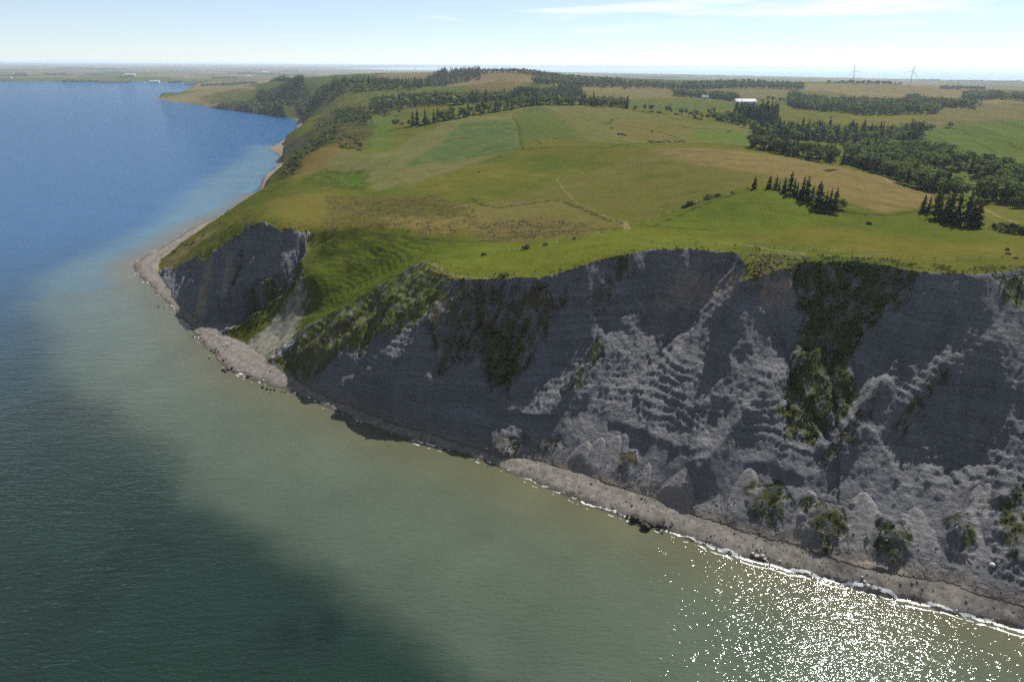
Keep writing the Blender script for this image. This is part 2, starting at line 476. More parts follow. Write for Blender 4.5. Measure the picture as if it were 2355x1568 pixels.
# pasture relief: tussocks, terracettes in the bowl
pm = plat & (RG.ravel() < 1500)
px_, py_ = X0[pm], Y0[pm]
edge_fade = np.minimum(1, dist_line(np.vstack([TOP3[:, :2]]), px_, py_) / 6)
zp = Z[pm] + edge_fade * (0.45 * fbm(px_ / 21, py_ / 21, 3, 71) + 0.14 * fbm(px_ / 5, py_ / 5, 2, 73) + 2.6 * sstep(260, 420, np.hypot(px_, py_)) * fbm(px_ / 75, py_ / 75, 2, 75))
BOWL = hits([(735,535),(900,528),(1110,552),(1000,590),(900,632),(800,690),(690,750),(620,790),(590,780),(700,690),(712,600)])[:, :2]
bd = dist_line(BOWL, px_, py_, closed=True)
bw = np.where(inside(BOWL, px_, py_), sstep(0, 10, bd), 0)
ter = (zp + 1.2 * fbm(px_ / 14, py_ / 14, 3, 81)) / 1.5
tf = ter - np.floor(ter)
zp = zp + bw * (0.75 * (sstep(0.1, 0.9, tf) - tf) + 0.8 * fbm(px_ / 12, py_ / 12, 3, 83))
# two small slips in the turf and the eroded bank
def slip(zp, px, w, amp):
    L = hits(px)[:, :2]
    d = dist_line(L, px_, py_)
    return zp - amp * sstep(w, 0, d)
zp = slip(zp, [(1878,489),(1900,491),(1921,495)], 1.5, 1.2)
zp = slip(zp, [(1895,392),(1922,392)], 2.0, 1.2)
zp = slip(zp, [(1600,548),(1560,553),(1520,562)], 1.2, 0.4)
Z[pm] = zp
# far land stays rolling
fm = plat & (RG.ravel() >= 1500)
Z[fm] += np.clip((RG.ravel()[fm] - 1500) / 1500, 0, 1) * 2.2 * fbm(X0[fm] / 420, Y0[fm] / 420, 3, 91)
Z[plat] = np.maximum(Z[plat], 0.6)
Zg = Z.reshape(shp)

# ------------------------------------------------------------------ what grows or lies where (colour of the ground itself)
GRASS = np.array((.128, .142, .034))
alb = np.tile(GRASS, (len(Z), 1))
BARE = np.zeros(len(Z)); BEACH = np.zeros(len(Z)); ROUGH = np.zeros(len(Z))
def paint(px, col, soft=1.5, amount=1.0, nz=0.0, nscale=8.0, seed=0, mask=None, world=None, line=None, rough=None):
    """tint the area inside an outline (or within 'line' metres of a track)"""
    P = hits(px)[:, :2] if world is None else np.asarray(world)
    ext = max(soft * 2, 6) + (line or 0)
    m = (X0 > P[:, 0].min() - ext) & (X0 < P[:, 0].max() + ext) & (Y0 > P[:, 1].min() - ext) & (Y0 < P[:, 1].max() + ext)
    if mask is not None:
        m &= mask
    if not m.any():
        return
    x, y = X0[m], Y0[m]
    if line is None:
        d = dist_line(P, x, y, closed=True)
        d = np.where(inside(P, x, y), d, -d)
    else:
        d = line - dist_line(P, x, y)
    n = fbm(x / nscale, y / nscale, 4, 100 + seed) if nz else 0.0
    w = sstep(-soft, soft, d + nz * n * soft * 2) * amount
    if nz and amount < 1:
        w = w * np.clip(1 + 1.5 * n, 0, 1.6)
    w = np.clip(w, 0, 1)[:, None]
    alb[m] = alb[m] * (1 - w) + np.array(col) * w
    if rough is not None:
        ROUGH[m] = ROUGH[m] * (1 - w[:, 0]) + rough * w[:, 0]

TAN = (.21, .165, .065); OLIVE = (.150, .142, .060); PALE = (.172, .178, .095); BROWN = (.225, .175, .100); CROP = (.085, .145, .062); BRIGHT = (.11, .17, .034)
land = plat
# base variation of the pasture
n1 = fbm(X0 / 60, Y0 / 60, 4, 1); n2 = fbm(X0 / 17, Y0 / 17, 4, 2)
alb += np.clip(n1, -1, 1)[:, None] * np.array((.055, .018, .012)) + np.clip(n2, -1, 1)[:, None] * np.array((.045, .026, .010))
# distant farmland: patchwork
far = plat & (RG.ravel() > 1250)
fx, fy = X0[far], Y0[far]
frng = np.random.default_rng(5)
pal = np.array([(.15,.14,.07),(.19,.16,.09),(.09,.125,.05),(.11,.14,.055),(.21,.18,.115),(.075,.11,.045),(.13,.135,.06),(.24,.20,.13)])
best = np.full(fx.shape, 1e18); idx = np.zeros(fx.shape, int)
S = 330.0
u_ = fx * 0.93 + fy * 0.37 + 60 * fbm(fx / 500, fy / 500, 2, 8); v_ = (-fx * 0.37 + fy * 0.93) * 0.6
gi, gj = np.floor(u_ / S).astype(int), np.floor(v_ / S).astype(int)
for di in (-1, 0, 1):
    for dj in (-1, 0, 1):
        a_, b_ = gi + di, gj + dj
        h = PERM[(PERM[a_ & 255] + b_) & 255]
        qx = (a_ + 0.15 + 0.7 * (h / 255.0)) * S; qy = (b_ + 0.15 + 0.7 * (PERM[(h + 91) & 255] / 255.0)) * S
        d = np.maximum(np.abs(u_ - qx), np.abs(v_ - qy))
        m = d < best; best = np.where(m, d, best); idx = np.where(m, (h * 7 + 3) % len(pal), idx)
wfar = sstep(1250, 1900, np.hypot(fx, fy))[:, None]
alb[far] = alb[far] * (1 - wfar) + pal[idx] * wfar

# fields and patches seen on the near plateau
paint([(1120,470),(1330,400),(1500,345),(1740,350),(1930,385),(2140,450),(2100,480),(1960,470),(1780,425),(1560,480),(1440,515),(1280,465)], OLIVE, 6, .7, .6, 14, 1, land)
paint([(1500,345),(1720,350),(1930,385),(2160,455),(2100,482),(1960,475),(1900,440),(1780,405),(1600,380)], BROWN, 5, .8, .7, 12, 2, land)
paint([(740,345),(850,355),(930,330),(1060,270),(1180,262),(1200,335),(1100,375),(960,420),(860,440),(840,400),(740,390)], PALE, 4, .85, .3, 15, 3, land)
paint([(1060,285),(1180,275),(1195,340),(1110,362),(1010,372),(930,385)], CROP, 6, .75, .5, 14, 4, land)
paint([(1190,255),(1250,246),(1330,300),(1345,330),(1240,320),(1200,335)], (.10,.14,.05), 5, .7, .9, 10, 5, land)
paint([(1235,243),(1440,250),(1620,290),(1720,290),(1745,340),(1580,330),(1440,330),(1345,325),(1290,270)], (.16,.165,.08), 5, .8, .4, 14, 6, land)
paint([(1420,272),(1500,275),(1700,318),(1740,330),(1560,322),(1440,320),(1400,290)], (.175,.155,.065), 3, .7, .5, 10, 7, land)
paint([(1600,300),(1690,300),(1735,320),(1730,335),(1640,325),(1560,310)], (.10,.175,.04), 4, .75, .6, 8, 8, land)
paint([(840,268),(918,262),(900,300),(905,335),(850,345),(835,330)], (.11,.165,.045), 3, .85, .3, 10, 9, land)
paint([(750,452),(1000,450),(1090,475),(1100,530),(1000,545),(880,525),(750,520)], (.145,.12,.055), 3, .8, .8, 9, 10, land)
paint([(820,465),(1000,455),(1080,475),(1060,505),(930,500),(840,490)], (.10,.105,.045), 4, .7, 1.2, 6, 11, land)
paint([(880,500),(1090,502),(1110,530),(1010,538),(900,522)], (.215,.175,.085), 4, .8, 1.2, 7, 12, land)
paint([(1040,470),(1280,462),(1430,520),(1330,545),(1100,556),(1090,500)], (.18,.158,.078), 4, .75, .8, 9, 13, land)
paint([(1090,520),(1240,500),(1360,515),(1330,540),(1150,556)], (.15,.115,.075), 5, .55, 1.2, 5, 14, land)
paint([(600,470),(750,445),(755,520),(640,522)], (.17,.15,.05), 4, .7, .5, 10, 15, land)
paint([(985,600),(1120,560),(1330,550),(1440,525),(1600,540),(1700,555),(1690,575),(1480,575),(1260,632),(1060,636)], (.145,.178,.036), 5, .9, .4, 12, 16, land)
paint([(1460,520),(1600,475),(1760,435),(1900,485),(1950,500),(1800,540),(1600,535)], (.122,.165,.034), 4, .9, .4, 12, 17, land)
paint([(1700,545),(1900,530),(2100,560),(2355,575),(2355,620),(2200,600),(1950,580)], (.17,.155,.05), 8, .6, .6, 16, 18, land)
paint([(1950,490),(2100,485),(2240,525),(2150,555),(2050,545),(1960,520)], (.10,.135,.03), 4, .8, .5, 8, 19, land)
paint([(1740,600),(1830,588),(1980,590),(2100,605),(2080,620),(1950,602),(1830,606)], (.085,.135,.032), 2, .8, .8, 4, 20, land)
paint([(1720,585),(1800,575),(1860,590),(1800,620),(1730,640)], (.17,.17,.10), 2, .6, 1.2, 2.5, 21, land)
paint([(700,405),(745,388),(842,390),(845,412),(835,438),(760,432),(690,420)], (.075,.105,.026), 3, .9, .7, 7, 22, land)
paint([(770,405),(840,398),(835,428),(790,428)], (.10,.17,.03), 3, .7, .8, 6, 23, land)
paint([(690,385),(735,340),(790,345),(740,385),(700,405)], (.19,.14,.07), 4, .8, .6, 8, 24, land)
paint([(850,470),(735,535),(900,528),(1110,552),(1000,590),(900,632),(800,690),(690,750),(620,790),(590,780),(700,690),(712,600)][1:], (.10,.14,.026), 3, .85, .4, 8, 25, land)
paint([(735,535),(820,525),(850,545),(780,560),(730,560)], (.075,.085,.025), 3, .7, 1.0, 4, 26, land)
paint([(755,290),(850,288),(840,345),(770,342)], (.16,.12,.055), 5, .7, .6, 10, 27, land)
paint([(2100,300),(2355,262),(2355,395),(2250,370),(2180,340),(2080,330)], (.105,.155,.045), 6, .9, .3, 20, 28, land)
paint([(2130,255),(2355,230),(2355,275),(2230,285),(2100,300),(2140,275)], (.175,.155,.085), 6, .85, .4, 20, 29, land)
paint([(1910,272),(2000,268),(2130,265),(2110,285),(1990,292),(1920,282)], (.18,.165,.05), 5, .85, .4, 14, 30, land)
paint([(1430,232),(1480,228),(1690,240),(1680,252),(1560,255),(1440,248)], (.10,.14,.05), 5, .9, .2, 20, 31, land)
paint([(1350,205),(1500,200),(1580,212),(1560,226),(1400,228),(1345,215)], (.185,.16,.095), 8, .9, .3, 25, 32, land)
paint([(1690,208),(1800,206),(1830,216),(1800,226),(1700,224)], (.18,.16,.095), 8, .9, .3, 25, 33, land)
paint([(1940,192),(2120,200),(2140,214),(2000,214)], (.19,.16,.10), 10, .9, .3, 30, 34, land)
paint([(1080,205),(1150,180),(1210,188),(1200,200),(1120,208)], (.19,.14,.085), 10, .85, .5, 30, 35, land)
paint([(800,250),(880,232),(1000,220),(1080,222),(1040,240),(900,255),(820,262)], (.16,.145,.06), 8, .8, .5, 25, 36, land)
paint([(1870,325),(1930,340),(1900,355),(1865,345)], (.12,.16,.05), 3, .9, .2, 10, 37, land)
paint([(2085,402),(2200,393),(2295,425),(2255,452),(2150,432)], (.12,.175,.045), 4, .9, .4, 8, 39, land)
paint([(2240,470),(2355,480),(2355,545),(2280,530)], (.15,.155,.055), 4, .7, .6, 8, 38, land)
# darker rank grass along old field edges, worn paths, farm tracks
for px, w in (([(1085,455),(1110,472),(1150,478),(1280,460)], 1.3), ([(1300,465),(1360,490),(1430,515)], 1.2), ([(1200,345),(1300,338),(1400,340),(1500,328),(1600,330),(1740,345)], 1.6),
              ([(1100,556),(1240,535),(1440,525)], .9), ([(1475,518),(1560,526),(1650,530)], 1.0), ([(1400,285),(1420,272),(1500,278),(1580,295),(1640,298)], 2.0), ([(1430,288),(1500,300),(1560,318)], 1.4),
              ([(1500,520),(1600,478),(1700,445)], 1.0), ([(820,525),(950,548),(1080,556)], .8), ([(1950,488),(2050,495),(2110,485)], 1.6), ([(1180,270),(1195,300),(1200,335)], 1.2)):
    paint(px, (.07, .082, .024), .9, .75, .8, 4, 40, land, line=w)
for px, w in (([(1280,412),(1300,440),(1325,465)], .25), ([(1325,465),(1380,490),(1430,518),(1440,526)], .2), ([(1438,510),(1442,528)], .9), ([(1436,512),(1450,526)], .6), ([(1290,405),(1270,415)], .3),
              ([(2000,400),(2050,420),(2120,443),(2190,462)], 1.2), ([(1730,373),(1770,378)], .8), ([(1090,262),(1180,255),(1230,243)], 1.6), ([(1000,620),(1050,636)], .35), ([(2260,480),(2300,500),(2355,520)], .8),
              ([(1700,560),(1780,575),(1870,588),(2000,590)], .35), ([(985,602),(1040,634),(1120,640)], .4)):
    paint(px, (.30, .25, .16), .6, .8, .5, 3, 41, land, line=w)
paint([(1878,489),(1900,491),(1921,495)], (.05, .035, .022), .5, 1, line=1.3, mask=land)
paint([(1895,392),(1922,392)], (.05, .045, .022), .8, 1, line=1.6, mask=land)

def stripes(px, a, b, period, amp, seed=0):
    P = hits(px)[:, :2]; A_, B_ = hit(*a)[:2], hit(*b)[:2]
    n = np.array([-(B_ - A_)[1], (B_ - A_)[0]]); n /= np.linalg.norm(n)
    m = inside(P, X0, Y0) & plat
    x, y = X0[m], Y0[m]
    t = ((x - A_[0]) * n[0] + (y - A_[1]) * n[1]) / period + .12 * fbm(x / 40, y / 40, 2, 500 + seed)
    w = np.abs((t % 1.0) - .5) * 2
    alb[m] *= (1 - amp * sstep(.80, .97, w) + amp * .25 * np.sin(t * 2.1))[:, None]
stripes([(1500,345),(1720,350),(1930,385),(2160,455),(2100,482),(1960,475),(1900,440),(1780,405),(1600,380)], (1700,365), (2050,440), 9, .16, 1)
stripes([(2080,330),(2100,300),(2355,262),(2355,395),(2250,370),(2180,340)], (2130,312), (2355,380), 22, .30, 2)
stripes([(740,345),(850,355),(930,330),(1060,270),(1180,262),(1200,335),(1100,375),(960,420),(860,440),(840,400),(740,390)], (900,400), (1150,290), 12, .10, 3)
stripes([(2130,255),(2355,230),(2355,275),(2230,285),(2100,300),(2140,275)], (2150,270), (2355,285), 26, .2, 4)
stripes([(1235,243),(1440,250),(1620,290),(1440,330),(1345,325),(1290,270)], (1260,250), (1420,320), 14, .08, 5)
# beach: shingle with wrack lines
bm_ = beach
bt = np.zeros(len(Z)); bt[bm_] = tb
bcol = np.array((.198, .180, .160)) + (fbm(X0[bm_] / 2.2, Y0[bm_] / 2.2, 4, 7)[:, None]) * np.array((.10, .09, .08))
lines = ridged(bt[bm_] * 5 + .3 * fbm(X0[bm_] / 20, Y0[bm_] / 20, 2, 9), X0[bm_] / 60, 2, 10)[:, None]
bcol = bcol * (1 + .28 * lines)
wet = sstep(.28, .02, bt[bm_])[:, None]
bcol = bcol * (1 - .45 * wet)
alb[bm_] = np.clip(bcol, .02, 1)
BEACH[bm_] = 1.0
alb[sea] = (.10, .09, .07)
fbeach = bm_ & (RG.ravel() > 800)
alb[fbeach] = (.24, .205, .165)

# cliff: grey diatomite with dark ash bands, scree, sand, scrub
ccol = np.tile(np.array((.150, .153, .166)), (cX.size, 1))
ccol += fbm(cX / 7, cY / 7, 4, 12)[:, None] * np.array((.030, .026, .022))
ccol = ccol * (1 - SCREE[:, None]) + np.array((.178, .172, .172)) * SCREE[:, None]
footm = sstep(.07, .0, cs)[:, None]
ccol = ccol * (1 - footm) + np.array((.19, .162, .14)) * footm
alb[cliff] = ccol
BARE[cliff] = 1 - 0.75 * SCREE
def paint_cliff(px, col, **k):
    paint(px, col, mask=cliff, **k)
paint_cliff([(1545,640),(1600,610),(1712,610),(1716,640),(1640,680),(1560,700),(1500,700)], (.27,.215,.17), soft=2.5, amount=.55, nz=1.2, nscale=2.5, seed=50)
paint_cliff([(1760,640),(1820,625),(1815,700),(1770,720),(1750,690)], (.27,.215,.17), soft=1.5, amount=.6, nz=1.2, nscale=2.0, seed=51)
paint_cliff([(540,800),(600,770),(660,700),(690,690),(660,780),(640,825),(600,830)], (.40,.35,.27), soft=2, amount=.85, nz=1.0, nscale=3, seed=52)
paint_cliff([(470,600),(490,585),(480,660),(465,735),(450,735),(462,650)], (.30,.24,.18), soft=.8, amount=.7, nz=1.4, nscale=2, seed=53)
paint_cliff([(520,600),(535,590),(520,660),(508,690)], (.30,.25,.19), soft=.8, amount=.6, nz=1.4, nscale=2, seed=54)
SCRUB = (.052, .060, .020); SCRUB_B = (.070, .060, .032); SCRUB_D = (.042, .048, .018); SLOPE_G = (.072, .086, .022)  # SCRUB_D: darker copy for the foot buttresses, steep-face shade put into the colour
VEG = (  # outline, colour, coverage, plant density
 ([(1830,603),(1960,598),(2110,630),(2085,685),(2000,745),(1965,800),(1968,900),(1940,960),(1870,1012),(1805,1002),(1800,930),(1822,830),(1838,760),(1850,730),(1826,660)], SCRUB, .95, 1.0),
 ([(1055,648),(1240,648),(1300,690),(1260,740),(1210,840),(1165,905),(1115,870),(1100,810),(1010,860),(1000,770),(960,745),(1005,700)], SCRUB_B, .75, .7),
 ([(1110,760),(1210,750),(1190,840),(1165,900),(1115,855)], SCRUB, .9, 1.0),
 ([(975,606),(1040,645),(1000,700),(950,745),(880,772),(800,805),(740,850),(690,870),(640,850),(622,828),(700,762),(800,697),(900,638)], SLOPE_G, .97, .10),
 ([(690,790),(760,760),(860,700),(760,800),(700,850),(650,840)], SCRUB_B, .6, .4),
 ([(700,600),(650,645),(570,725),(515,768),(560,778),(650,715),(700,655)], SCRUB, .8, .7),
 ([(545,590),(560,575),(550,640),(535,650)], SCRUB, .8, .7),
 ([(1380,770),(1395,790),(1335,890),(1300,900)], SCRUB, .85, .8),
 ([(1405,590),(1450,585),(1455,625),(1425,645)], SCRUB, .8, .6),
 ([(1716,612),(1716,648),(1775,626),(1825,618),(1830,603),(1740,600)], SLOPE_G, .9, .5),
 ([(1850,1150),(1940,1160),(1950,1230),(1900,1262),(1860,1230)], SCRUB_D, .8, .3),
 ([(1725,1120),(1800,1110),(1830,1160),(1780,1205),(1735,1180)], SCRUB_D, .8, .25),
 ([(2020,1215),(2070,1200),(2092,1240),(2080,1290),(2040,1300),(2018,1270)], SCRUB_D, .8, .3),
 ([(2190,1190),(2225,1180),(2235,1240),(2200,1262)], SCRUB_D, .8, .25),
 ([(2300,1170),(2355,1100),(2370,1280),(2310,1270)], SCRUB_D, .8, .3),
 ([(2150,850),(2175,850),(2110,950),(2070,1010),(2060,980)], SCRUB_B, .8, .8),
 ([(2000,920),(2025,915),(1930,1040),(1890,1080),(1890,1050)], SCRUB_B, .8, .8),
 ([(2290,640),(2360,625),(2360,720),(2320,690)], SCRUB, .85, .7),
 ([(1425,1045),(1460,1040),(1465,1075),(1430,1085)], SCRUB_B, .8, .6),
 ([(1130,1010),(1290,1000),(1300,1025),(1200,1040),(1130,1045)], SCRUB_B, .55, .4),
 ([(1340,700),(1400,650),(1420,680),(1380,720)], SCRUB_B, .6, .5))
for k, (px, col, cov, den) in enumerate(VEG):
    paint_cliff(px, col, soft=1.6, amount=cov, nz=1.0, nscale=3.2, seed=60 + k)
    P = hits(px)[:, :2]
    ii = np.nonzero(cliff)[0]
    ins = inside(P, X0[ii], Y0[ii])
    BARE[ii[ins]] *= 0.25
paint([(690,645),(705,665),(690,740),(655,800),(615,828),(560,795),(600,765),(650,705)], (.36,.355,.44), 2.0, .8, 1.2, 3, 98, land | cliff)
paint([(455,225),(500,212),(560,205),(600,215),(560,228),(520,236),(470,232)], (.115,.125,.05), 10, .85, .5, 30, 99, land)
paint([(372,604),(405,578),(440,556),(480,532),(515,513),(500,530),(450,565),(410,598),(385,614)], (.24,.21,.12), 2, .85, .5, 6, 94, None)
# wooded coastal slopes: dark scrubby ground
for px in ([(640,400),(650,355),(690,320),(740,265),(790,258),(860,292),(840,345),(780,330),(730,345),(690,385),(650,425)], [(505,245),(520,238),(600,225),(700,232),(740,250),(690,268),(600,258)]):
    paint(px, (.075, .08, .035), 6, .75, .6, 12, 95, land)
paint([(500,250),(502,240),(530,236),(560,250),(555,256)], (.12,.115,.115), 4, .9, .2, 10, 96, land)
paint([(640,352),(650,330),(680,318),(700,330),(668,352),(650,372)], (.12,.118,.12), 4, .9, .2, 10, 97, land)
_k = np.where(cliff, .72, np.where(beach, .51, .395))
alb = alb * _k[:, None] * np.where(plat[:, None], np.array((.96, .925, .66)), np.array((1.0, 1.0, 1.0)))
alb = np.clip(alb, 0.006, 0.8)

# ------------------------------------------------------------------ materials
def new_mat(name):
    m = bpy.data.materials.new(name); m.use_nodes = True
    nt = m.node_tree; nt.nodes.clear()
    out = nt.nodes.new('ShaderNodeOutputMaterial')
    return m, nt, out
def nd(nt, typ, **k):
    n = nt.nodes.new(typ)
    for a, v in k.items():
        if a in n.inputs:
            n.inputs[a].default_value = v
        else:
            setattr(n, a, v)
    return n
def mth(nt, op, a, b=None, clamp=False):
    n = nt.nodes.new('ShaderNodeMath'); n.operation = op; n.use_clamp = clamp
    for i, v in enumerate((a, b)):
        if v is None:
            continue
        if hasattr(v, 'links') or hasattr(v, 'is_output'):
            nt.links.new(v, n.inputs[i])
        else:
            n.inputs[i].default_value = v
    return n.outputs[0]
def noise(nt, vec, scale, detail=4, rough=.55, out='Fac'):
    n = nd(nt, 'ShaderNodeTexNoise'); n.inputs['Scale'].default_value = scale; n.inputs['Detail'].default_value = detail; n.inputs['Roughness'].default_value = rough
    nt.links.new(vec, n.inputs['Vector']); return n.outputs[out]

def terrain_material():
    m, nt, out = new_mat('terrain')
    L = nt.links.new
    geo = nd(nt, 'ShaderNodeNewGeometry'); pos = geo.outputs['Position']
    at_ = nd(nt, 'ShaderNodeAttribute', attribute_name='albedo')
    bare = nd(nt, 'ShaderNodeAttribute', attribute_name='bare').outputs['Fac']
    bch = nd(nt, 'ShaderNodeAttribute', attribute_name='shingle').outputs['Fac']
    # fine mottling of turf and soil
    n1 = noise(nt, pos, 1.1, 4, .7); n2 = noise(nt, pos, 0.12, 3, .6); n3 = n1
    v = mth(nt, 'ADD', mth(nt, 'MULTIPLY', n1, .55), mth(nt, 'ADD', mth(nt, 'MULTIPLY', n2, .35), mth(nt, 'MULTIPLY', n3, .5)))
    v = mth(nt, 'ADD', v, .30)
    # bedding: thin dark and light bands that follow the fold
    sep = nd(nt, 'ShaderNodeSeparateXYZ'); L(pos, sep.inputs[0])
    al = mth(nt, 'SUBTRACT', mth(nt, 'MULTIPLY', sep.outputs[0], .817), mth(nt, 'MULTIPLY', sep.outputs[1], .576))
    fo = mth(nt, 'MULTIPLY', mth(nt, 'SINE', mth(nt, 'ADD', mth(nt, 'DIVIDE', al, 31.0), .8)), 3.0)
    zz = mth(nt, 'ADD', sep.outputs[2], fo)
    wv = mth(nt, 'ADD', zz, mth(nt, 'MULTIPLY', noise(nt, pos, .05, 2), 4.0))
    cmb = nd(nt, 'ShaderNodeCombineXYZ')
    L(mth(nt, 'MULTIPLY', al, .02), cmb.inputs[0]); L(mth(nt, 'MULTIPLY', wv, 1.0), cmb.inputs[2])
    bands = noise(nt, cmb.outputs[0], 1.3, 4, .7)
    br = nd(nt, 'ShaderNodeMapRange'); L(bands, br.inputs['Value'])
    br.inputs['From Min'].default_value = .34; br.inputs['From Max'].default_value = .62; br.inputs['To Min'].default_value = .70; br.inputs['To Max'].default_value = 1.10
    bfac = mth(nt, 'ADD', mth(nt, 'MULTIPLY', mth(nt, 'SUBTRACT', br.outputs[0], 1.0), bare), 1.0)
    v = mth(nt, 'MULTIPLY', v, bfac)
    mx = nd(nt, 'ShaderNodeVectorMath', operation='SCALE'); L(at_.outputs['Color'], mx.inputs[0]); L(v, mx.inputs['Scale'])
    bs = nd(nt, 'ShaderNodeBsdfPrincipled'); bs.inputs['Roughness'].default_value = 1.0; bs.inputs['Specular IOR Level'].default_value = .0
    L(mx.outputs[0], bs.inputs['Base Color'])
    # relief finer than the mesh
    b1 = noise(nt, pos, .55, 6, .68)
    hb = mth(nt, 'MULTIPLY', b1, 1.2)
    hb = mth(nt, 'ADD', hb, mth(nt, 'MULTIPLY', bands, mth(nt, 'MULTIPLY', bare, .08)))
    amt = mth(nt, 'ADD', mth(nt, 'ADD', mth(nt, 'MULTIPLY', bare, 1.5), .32), mth(nt, 'MULTIPLY', bch, -.1))
    bp = nd(nt, 'ShaderNodeBump'); bp.inputs['Distance'].default_value = 1.0; L(mth(nt, 'MULTIPLY', hb, amt), bp.inputs['Height']); bp.inputs['Strength'].default_value = .85
    L(bp.outputs[0], bs.inputs['Normal'])
    L(bs.outputs[0], out.inputs['Surface'])
    return m
MAT_TERRAIN = terrain_material()

def link_mesh(name, verts, faces, mat=None, parent=None, smooth=False):
    me = bpy.data.meshes.new(name)
    verts = np.asarray(verts, np.float32); faces = np.asarray(faces, np.int32)
    k = faces.shape[1]
    me.vertices.add(len(verts)); me.vertices.foreach_set('co', verts.ravel())
    me.loops.add(faces.size); me.loops.foreach_set('vertex_index', faces.ravel())
    me.polygons.add(len(faces)); me.polygons.foreach_set('loop_start', np.arange(0, faces.size, k, dtype=np.int32))
    me.polygons.foreach_set('use_smooth', np.full(len(faces), smooth))
    me.update(calc_edges=True)
    if mat:
        me.materials.append(mat)
    o = bpy.data.objects.new(name, me); C.objects.link(o)
    if parent:
        o.parent = parent
    return o
def add_attr(o, name, data, color=False):
    me = o.data
    if color:
        a = me.color_attributes.new(name, 'FLOAT_COLOR', 'POINT')
        a.data.foreach_set('color', np.concatenate([data, np.ones((len(data), 1))], 1).astype(np.float32).ravel())
    else:
        a = me.attributes.new(name, 'FLOAT', 'POINT'); a.data.foreach_set('value', data.astype(np.float32))
def tag(o, label=None, cat=None, group=None, kind=None):
    if label: o['label'] = label
    if cat: o['category'] = cat
    if group: o['group'] = group
    if kind: o['kind'] = kind
    return o

# ------------------------------------------------------------------ the ground sheet, in its pieces
NR = len(RR)
ids = np.arange(NR * NA).reshape(NR, NA)
quads = np.stack([ids[:-1, :-1], ids[:-1, 1:], ids[1:, 1:], ids[1:, :-1]], -1).reshape(-1, 4)
zone = np.where(cliff, 2, np.where(beach, 1, np.where(sea, 0, 3)))
qz = zone[quads]
deep = (Z[quads] < -0.5).all(1)
fz = qz.max(1)
fz[(qz == 2).sum(1) >= 2] = 2
V = np.stack([X0, Y0, Z], 1)
for nm, code in (('beach', 1), ('cliff', 2), ('grassland', 3), ('sea_bed', 0)):
    q = quads[(fz == code) & ~deep]
    if not len(q):
        continue
    used = np.unique(q); remap = np.zeros(len(V), int); remap[used] = np.arange(len(used))
    o = link_mesh(nm, V[used], remap[q], MAT_TERRAIN, smooth=True)
    add_attr(o, 'albedo', alb[used], True); add_attr(o, 'bare', BARE[used]); add_attr(o, 'shingle', BEACH[used])
    tag(o, kind='structure')

# ------------------------------------------------------------------ water
def water_material():
    m, nt, out = new_mat('water')
    L = nt.links.new
    geo = nd(nt, 'ShaderNodeNewGeometry'); pos = geo.outputs['Position']
    col = nd(nt, 'ShaderNodeAttribute', attribute_name='albedo').outputs['Color']
    mp = nd(nt, 'ShaderNodeMapping'); mp.inputs['Rotation'].default_value = (0, 0, R(-14)); mp.inputs['Scale'].default_value = (.33, 1.0, 1.0)
    L(pos, mp.inputs['Vector']); wv = mp.outputs[0]
    a = noise(nt, wv, .30, 2, .5); b = noise(nt, wv, .95, 1, .5); c = noise(nt, wv, 2.3, 1, .5); g = noise(nt, pos, .03, 2, .5)
    h = mth(nt, 'ADD', mth(nt, 'MULTIPLY', a, .35), mth(nt, 'ADD', mth(nt, 'MULTIPLY', b, .26), mth(nt, 'MULTIPLY', c, .19)))
    h = mth(nt, 'MULTIPLY', h, mth(nt, 'ADD', .55, mth(nt, 'MULTIPLY', g, .9)))
    bp = nd(nt, 'ShaderNodeBump'); bp.inputs['Strength'].default_value = 1.0; bp.inputs['Distance'].default_value = .80; L(h, bp.inputs['Height'])
    df = nd(nt, 'ShaderNodeBsdfDiffuse'); gl = nd(nt, 'ShaderNodeBsdfGlossy'); gl.inputs['Roughness'].default_value = .045
    fr = nd(nt, 'ShaderNodeFresnel'); fr.inputs['IOR'].default_value = 1.333
    L(col, df.inputs['Color']); L(bp.outputs[0], df.inputs['Normal']); L(bp.outputs[0], gl.inputs['Normal']); L(bp.outputs[0], fr.inputs['Normal'])
    mx = nd(nt, 'ShaderNodeMixShader'); L(mth(nt, 'MINIMUM', fr.outputs[0], .25), mx.inputs[0])   # a rough sea never mirrors fully
    L(df.outputs[0], mx.inputs[1]); L(gl.outputs[0], mx.inputs[2]); L(mx.outputs[0], out.inputs['Surface'])
    return m
wr = np.concatenate([np.geomspace(12, 90, 14)[:-1], np.geomspace(90, 900, 330)[:-1], np.geomspace(900, 46000, 170)])
wa = np.radians(np.linspace(-75, 75, 520))
wR, wA = np.meshgrid(wr, wa, indexing='ij')
wx, wy = (wR * np.sin(wA)).ravel(), (wR * np.cos(wA)).ravel()
wids = np.arange(wx.size).reshape(wR.shape)
wq = np.stack([wids[:-1, :-1], wids[:-1, 1:], wids[1:, 1:], wids[1:, :-1]], -1).reshape(-1, 4)
PL = [(652,330),(600,333),(545,337),(552,350),(500,385),(440,420),(400,450),(330,505),(250,560),(140,600),(60,640),(50,740),(90,850),(180,910),(260,960),(300,1020),(350,1085),(440,1135),(520,1180),(590,1210),(640,1265),(700,1310),(780,1370),(880,1440),(1000,1520),(1120,1600)]
PLW = np.array([at(x, y)[:2] for x, y in PL])
PLUME = np.vstack([PLW, [(60, 40), (330, -40), (520, -60)], SHORE[2:int(np.argmin(np.hypot(SHORE[:, 0] - PLW[0, 0], SHORE[:, 1] - PLW[0, 1]))) + 1]])
